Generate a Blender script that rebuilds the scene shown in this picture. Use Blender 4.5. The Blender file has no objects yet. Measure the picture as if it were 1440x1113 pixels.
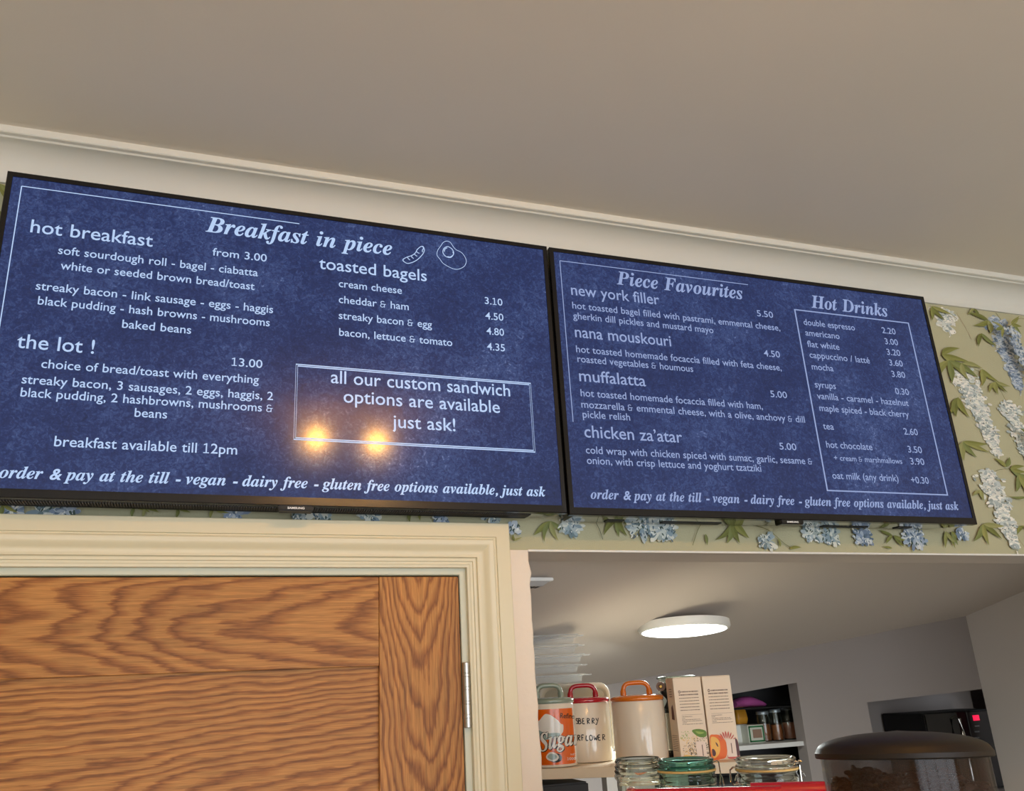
import bpy, bmesh, math, random, json
from math import pi, sin, cos, radians
from mathutils import Vector, Matrix
random.seed(7)
S = bpy.context.scene
COL = S.collection

DEBUG = False
# ------------------------------------------------------------------ camera, world, lights, exposure
F = 1131.7; PPX = 695.8; PPY = 614.9; CZ = 1.72
RM = Matrix(((0.9512, -0.0514, -0.3042), (-0.3048, -0.3086, -0.9011), (-0.0476, 0.9498, -0.3092)))
ORG = Vector((0, 0, CZ))
cam = bpy.data.cameras.new('camera'); co = bpy.data.objects.new('camera', cam); COL.objects.link(co)
cam.sensor_fit = 'HORIZONTAL'; cam.sensor_width = 36; cam.lens = F / 1440 * 36
cam.shift_x = (720 - PPX) / 1440; cam.shift_y = (PPY - 556.5) / 1440
cam.clip_start = .02
q = RM.to_quaternion().normalized()
co.matrix_world = Matrix.Translation(ORG) @ q.to_matrix().to_4x4()
S.camera = co
S.view_settings.view_transform = 'Standard'; S.view_settings.look = 'None'
S.view_settings.gamma = 1; S.view_settings.use_curve_mapping = False; S.view_settings.exposure = 0.0
S.cycles.sample_clamp_direct = 10

w = bpy.data.worlds.new('daylight'); S.world = w; w.use_nodes = True
bg = w.node_tree.nodes['Background']; bg.inputs[0].default_value = (.82, .91, 1, 1); bg.inputs[1].default_value = 2.7

def light(name, kind, loc, energy, color, size=.1, size_y=None, rot=None, spread=None):
    l = bpy.data.lights.new(name, kind); l.energy = energy; l.color = color
    if kind == 'AREA':
        l.shape = 'RECTANGLE'; l.size = size; l.size_y = size_y
        if spread: l.spread = spread
    else: l.shadow_soft_size = size
    o = bpy.data.objects.new(name, l); COL.objects.link(o); o.location = loc
    if rot: o.rotation_euler = rot
    return o
# daylight through the shopfront window behind the viewer
light('window_light', 'AREA', (.9, -3.62, 1.35), 57, (.90, .95, 1), 4.2, 2.2, (radians(-90), 0, pi))
LAMPS = [(.294, -.0605, 2.6), (.5053, -.0665, 2.6)]
for i, p in enumerate(LAMPS):
    light('spot_bulb', 'POINT', (p[0], p[1], p[2] - .012), 25, (1, .80, .56), .010).data.specular_factor = .2

# ------------------------------------------------------------------ helpers
def ray(px, py): return RM @ Vector(((px - PPX) / F, -(py - PPY) / F, -1))
def at(px, py, Y):                       # a pixel of the photograph to a point of the vertical plane y = Y
    d = ray(px, py); return ORG + d * (Y / d.y)
def atz(px, py, Z):                      # ... or of the level plane z = Z
    d = ray(px, py); return ORG + d * ((Z - CZ) / d.z)

def lin(c): return tuple(((v / 255) / 12.92 if v / 255 <= .04045 else ((v / 255 + .055) / 1.055) ** 2.4) for v in c)
def mat(name, rgb, rough=.5, metal=0, bump=0, scale=40, var=0, trans=0, ior=1.45, emit=None, es=1, coat=0, vscale=6, attr=None):
    m = bpy.data.materials.new(name); m.use_nodes = True; nt = m.node_tree; N = nt.nodes; L = nt.links
    b = N['Principled BSDF']; c = (*lin(rgb), 1)
    b.inputs['Base Color'].default_value = c; b.inputs['Roughness'].default_value = rough
    b.inputs['Metallic'].default_value = metal; b.inputs['IOR'].default_value = ior
    b.inputs['Transmission Weight'].default_value = trans; b.inputs['Coat Weight'].default_value = coat
    b.inputs['Coat Roughness'].default_value = .06
    tc = N.new('ShaderNodeTexCoord')
    if var:
        n = N.new('ShaderNodeTexNoise'); n.inputs['Scale'].default_value = vscale; n.inputs['Detail'].default_value = 5
        r = N.new('ShaderNodeMix'); r.data_type = 'RGBA'
        r.inputs[6].default_value = tuple(v * (1 - var) for v in c[:3]) + (1,)
        r.inputs[7].default_value = tuple(min(1, v * (1 + var)) for v in c[:3]) + (1,)
        L.new(tc.outputs['Object'], n.inputs['Vector']); L.new(n.outputs['Fac'], r.inputs[0]); L.new(r.outputs[2], b.inputs['Base Color'])
    if attr:
        a = N.new('ShaderNodeAttribute'); a.attribute_name = attr; L.new(a.outputs['Color'], b.inputs['Base Color'])
    if bump:
        n = N.new('ShaderNodeTexNoise'); n.inputs['Scale'].default_value = scale; n.inputs['Detail'].default_value = 4
        bp = N.new('ShaderNodeBump'); bp.inputs['Strength'].default_value = bump; bp.inputs['Distance'].default_value = .002
        L.new(tc.outputs['Object'], n.inputs['Vector']); L.new(n.outputs['Fac'], bp.inputs['Height']); L.new(bp.outputs['Normal'], b.inputs['Normal'])
    if emit:
        b.inputs['Emission Color'].default_value = (*lin(emit), 1); b.inputs['Emission Strength'].default_value = es
    return m

def oak(name, axis, g0, t0, k, freq, seed):
    """flat-sawn oak: growth rings cut at a slant; axis = grain direction (0 x, 2 z)"""
    m = bpy.data.materials.new(name); m.use_nodes = True; nt = m.node_tree; N = nt.nodes; L = nt.links
    b = N['Principled BSDF']; b.inputs['Roughness'].default_value = .45; b.inputs['Specular IOR Level'].default_value = .28
    tc = N.new('ShaderNodeTexCoord'); sp = N.new('ShaderNodeSeparateXYZ'); L.new(tc.outputs['Object'], sp.inputs[0])
    G = sp.outputs[axis]; T = sp.outputs[2 - axis]
    def M(op, a, c=None):
        n = N.new('ShaderNodeMath'); n.operation = op
        for i, v in enumerate((a, c)):
            if v is None: continue
            if hasattr(v, 'links'): L.new(v, n.inputs[i])
            else: n.inputs[i].default_value = v
        return n.outputs[0]
    def noise(sg, st, det, off):
        cb = N.new('ShaderNodeCombineXYZ'); L.new(M('ADD', M('MULTIPLY', G, sg), off), cb.inputs[0]); L.new(M('MULTIPLY', T, st), cb.inputs[1])
        n = N.new('ShaderNodeTexNoise'); n.inputs['Scale'].default_value = 1; n.inputs['Detail'].default_value = det
        L.new(cb.outputs[0], n.inputs['Vector']); return M('SUBTRACT', n.outputs['Fac'], .5)
    h = M('ADD', M('MULTIPLY', M('SUBTRACT', G, g0), k), M('MULTIPLY', noise(4.2, 2.2, 3, seed), .040))
    t = M('ADD', M('SUBTRACT', T, t0), M('MULTIPLY', noise(3.0, 1.2, 2, seed + 9), .045))
    t = M('ADD', t, M('MULTIPLY', noise(9, 11, 2, seed + 17), .011))
    r = M('SQRT', M('ADD', M('MULTIPLY', h, h), M('MULTIPLY', t, t)))
    v = M('ADD', M('MULTIPLY', r, freq), M('ADD', M('MULTIPLY', noise(3, 26, 3, seed + 4), 2.6), M('MULTIPLY', noise(30, 320, 3, seed + 6), .55)))
    s = M('FRACT', M('ADD', v, 50))
    ramp = N.new('ShaderNodeValToRGB'); e = ramp.color_ramp.elements
    e[0].position = 0; e[0].color = (*lin((176, 119, 60)), 1)
    e[1].position = 1; e[1].color = (*lin((166, 109, 53)), 1)
    for p, c in ((.35, (180, 124, 64)), (.62, (156, 99, 47)), (.80, (126, 76, 32)), (.90, (145, 90, 41))):
        x = e.new(p); x.color = (*lin(c), 1)
    L.new(s, ramp.inputs[0])
    fine = noise(22, 900, 2, seed + 2); mid = noise(6, 210, 3, seed + 3); big = noise(2.5, 9, 2, seed + 5)
    amt = M('ADD', M('ADD', M('MULTIPLY', fine, 1.15), M('MULTIPLY', mid, 1.0)), M('ADD', M('MULTIPLY', big, .45), 1.0))
    mx = N.new('ShaderNodeVectorMath'); mx.operation = 'SCALE'; L.new(ramp.outputs[0], mx.inputs[0]); L.new(amt, mx.inputs[3])
    L.new(mx.outputs[0], b.inputs['Base Color'])
    bp = N.new('ShaderNodeBump'); bp.inputs['Strength'].default_value = .25; bp.inputs['Distance'].default_value = .0006
    L.new(M('ADD', fine, M('MULTIPLY', mid, .6)), bp.inputs['Height']); L.new(bp.outputs['Normal'], b.inputs['Normal'])
    return m

WORLD = {}
def empty(name, loc, rz=0):
    o = bpy.data.objects.new(name, None); COL.objects.link(o); o.location = loc; o.rotation_euler = (0, 0, rz)
    o.empty_display_size = .05
    WORLD[o.name] = Matrix.Translation(Vector(loc)) @ Matrix.Rotation(rz, 4, 'Z'); return o
def tag(o, label=None, cat=None, group=None, kind=None):
    if label: o['label'] = label
    if cat: o['category'] = cat
    if group: o['group'] = group
    if kind: o['kind'] = kind
    return o
def obj(name, geo, m, parent=None, smooth=False, local=False):
    """geo = (verts, faces) in world coordinates (or in the parent's, with local) -> ONE mesh object"""
    vs, fs = geo
    if parent is not None:
        W = WORLD[parent.name]
        if not local:
            I = W.inverted(); vs = [I @ Vector(v) for v in vs]
    else:
        W = Matrix.Identity(4); 
        if local: pass
        xs = [v[0] for v in vs]; ys = [v[1] for v in vs]; zs = [v[2] for v in vs]
        c = Vector(((min(xs) + max(xs)) / 2, (min(ys) + max(ys)) / 2, min(zs))); W = Matrix.Translation(c)
        vs = [Vector(v) - c for v in vs]
    me = bpy.data.meshes.new(name); me.from_pydata([tuple(v) for v in vs], [], fs); me.update()
    bm = bmesh.new(); bm.from_mesh(me); bmesh.ops.recalc_face_normals(bm, faces=bm.faces); bm.to_mesh(me); bm.free()
    if m: me.materials.append(m)
    o = bpy.data.objects.new(name, me); COL.objects.link(o)
    if parent is not None: o.parent = parent
    else: o.location = W.translation
    WORLD[o.name] = W.copy()
    if smooth:
        for p in me.polygons: p.use_smooth = True
        if smooth != 'all':
            try: me.set_sharp_from_angle(angle=radians(smooth if smooth is not True else 35))
            except Exception: pass
    return o
def join(*gs):
    V = []; Fs = []
    for v, f in gs:
        n = len(V); V += [tuple(x) for x in v]; Fs += [tuple(i + n for i in ff) for ff in f]
    return V, Fs
def box(x0, x1, y0, y1, z0, z1):
    v = [(x, y, z) for z in (z0, z1) for y in (y0, y1) for x in (x0, x1)]
    return v, [(0, 2, 3, 1), (4, 5, 7, 6), (0, 1, 5, 4), (1, 3, 7, 5), (3, 2, 6, 7), (2, 0, 4, 6)]
def bevel(geo, r, seg=2):
    vs, fs = geo; bm = bmesh.new(); bv = [bm.verts.new(v) for v in vs]
    for f in fs: bm.faces.new([bv[i] for i in f])
    bmesh.ops.recalc_face_normals(bm, faces=bm.faces)
    bmesh.ops.bevel(bm, geom=list(bm.edges), offset=r, segments=seg, affect='EDGES', clamp_overlap=True)
    bm.verts.index_update(); out = ([v.co.copy() for v in bm.verts], [tuple(v.index for v in f.verts) for f in bm.faces]); bm.free(); return out
def bbox(x0, x1, y0, y1, z0, z1, r, seg=2): return bevel(box(x0, x1, y0, y1, z0, z1), r, seg)
def xf(geo, M): return [M @ Vector(v) for v in geo[0]], geo[1]
def lathe(prof, n=40, c=(0, 0, 0), closed=False):
    V = []; Fs = []; k = len(prof)
    for i in range(n):
        a = 2 * pi * i / n
        for r, z in prof: V.append((c[0] + r * cos(a), c[1] + r * sin(a), c[2] + z))
    for i in range(n):
        j = (i + 1) % n
        for s in range(k if closed else k - 1):
            t = (s + 1) % k; Fs.append((i * k + s, j * k + s, j * k + t, i * k + t))
    if not closed:
        if prof[0][0] > 1e-6: Fs.append(tuple(i * k for i in range(n))[::-1])
        if prof[-1][0] > 1e-6: Fs.append(tuple(i * k + k - 1 for i in range(n)))
    return V, Fs
def tube(path, r, n=10, closed=False, flat=1.0, up=Vector((0, 0, 1))):
    P = [Vector(p) for p in path]; V = []; Fs = []; m = len(P)
    for i, p in enumerate(P):
        a = P[(i - 1) % m] if (closed or i) else P[0]; b = P[(i + 1) % m] if (closed or i < m - 1) else P[-1]
        t = (b - a).normalized(); u = up if abs(t.dot(up)) < .95 else Vector((0, 1, 0))
        s = t.cross(u).normalized(); w_ = s.cross(t)
        rr = r[i] if isinstance(r, (list, tuple)) else r
        for k in range(n):
            g = 2 * pi * k / n; V.append(p + s * (cos(g) * rr * flat) + w_ * (sin(g) * rr))
    for i in range(m if closed else m - 1):
        j = (i + 1) % m
        for k in range(n):
            l = (k + 1) % n; Fs.append((i * n + k, j * n + k, j * n + l, i * n + l))
    if not closed: Fs += [tuple(range(n))[::-1], tuple(range((m - 1) * n, m * n))]
    return V, Fs
def extrude_x(prof, x0, x1):              # prof: closed (y, z) outline
    n = len(prof); V = [(x0, y, z) for y, z in prof] + [(x1, y, z) for y, z in prof]
    return V, [(i, (i + 1) % n, n + (i + 1) % n, n + i) for i in range(n)] + [tuple(range(n))[::-1], tuple(range(n, 2 * n))]
def rrect(w_, h, r, n=5):
    out = []
    for cx, cy, a0 in ((w_ / 2 - r, h / 2 - r, 0), (-w_ / 2 + r, h / 2 - r, 90), (-w_ / 2 + r, -h / 2 + r, 180), (w_ / 2 - r, -h / 2 + r, 270)):
        for i in range(n + 1):
            a = radians(a0 + 90 * i / n); out.append((cx + r * cos(a), cy + r * sin(a)))
    return out
def loft(rings, cap=True):
    n = len(rings[0]); V = [tuple(p) for r in rings for p in r]; Fs = []
    for i in range(len(rings) - 1):
        for k in range(n): Fs.append((i * n + k, (i + 1) * n + k, (i + 1) * n + (k + 1) % n, i * n + (k + 1) % n))
    if cap: Fs += [tuple(range(n))[::-1], tuple(range((len(rings) - 1) * n, len(rings) * n))]
    return V, Fs

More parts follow.
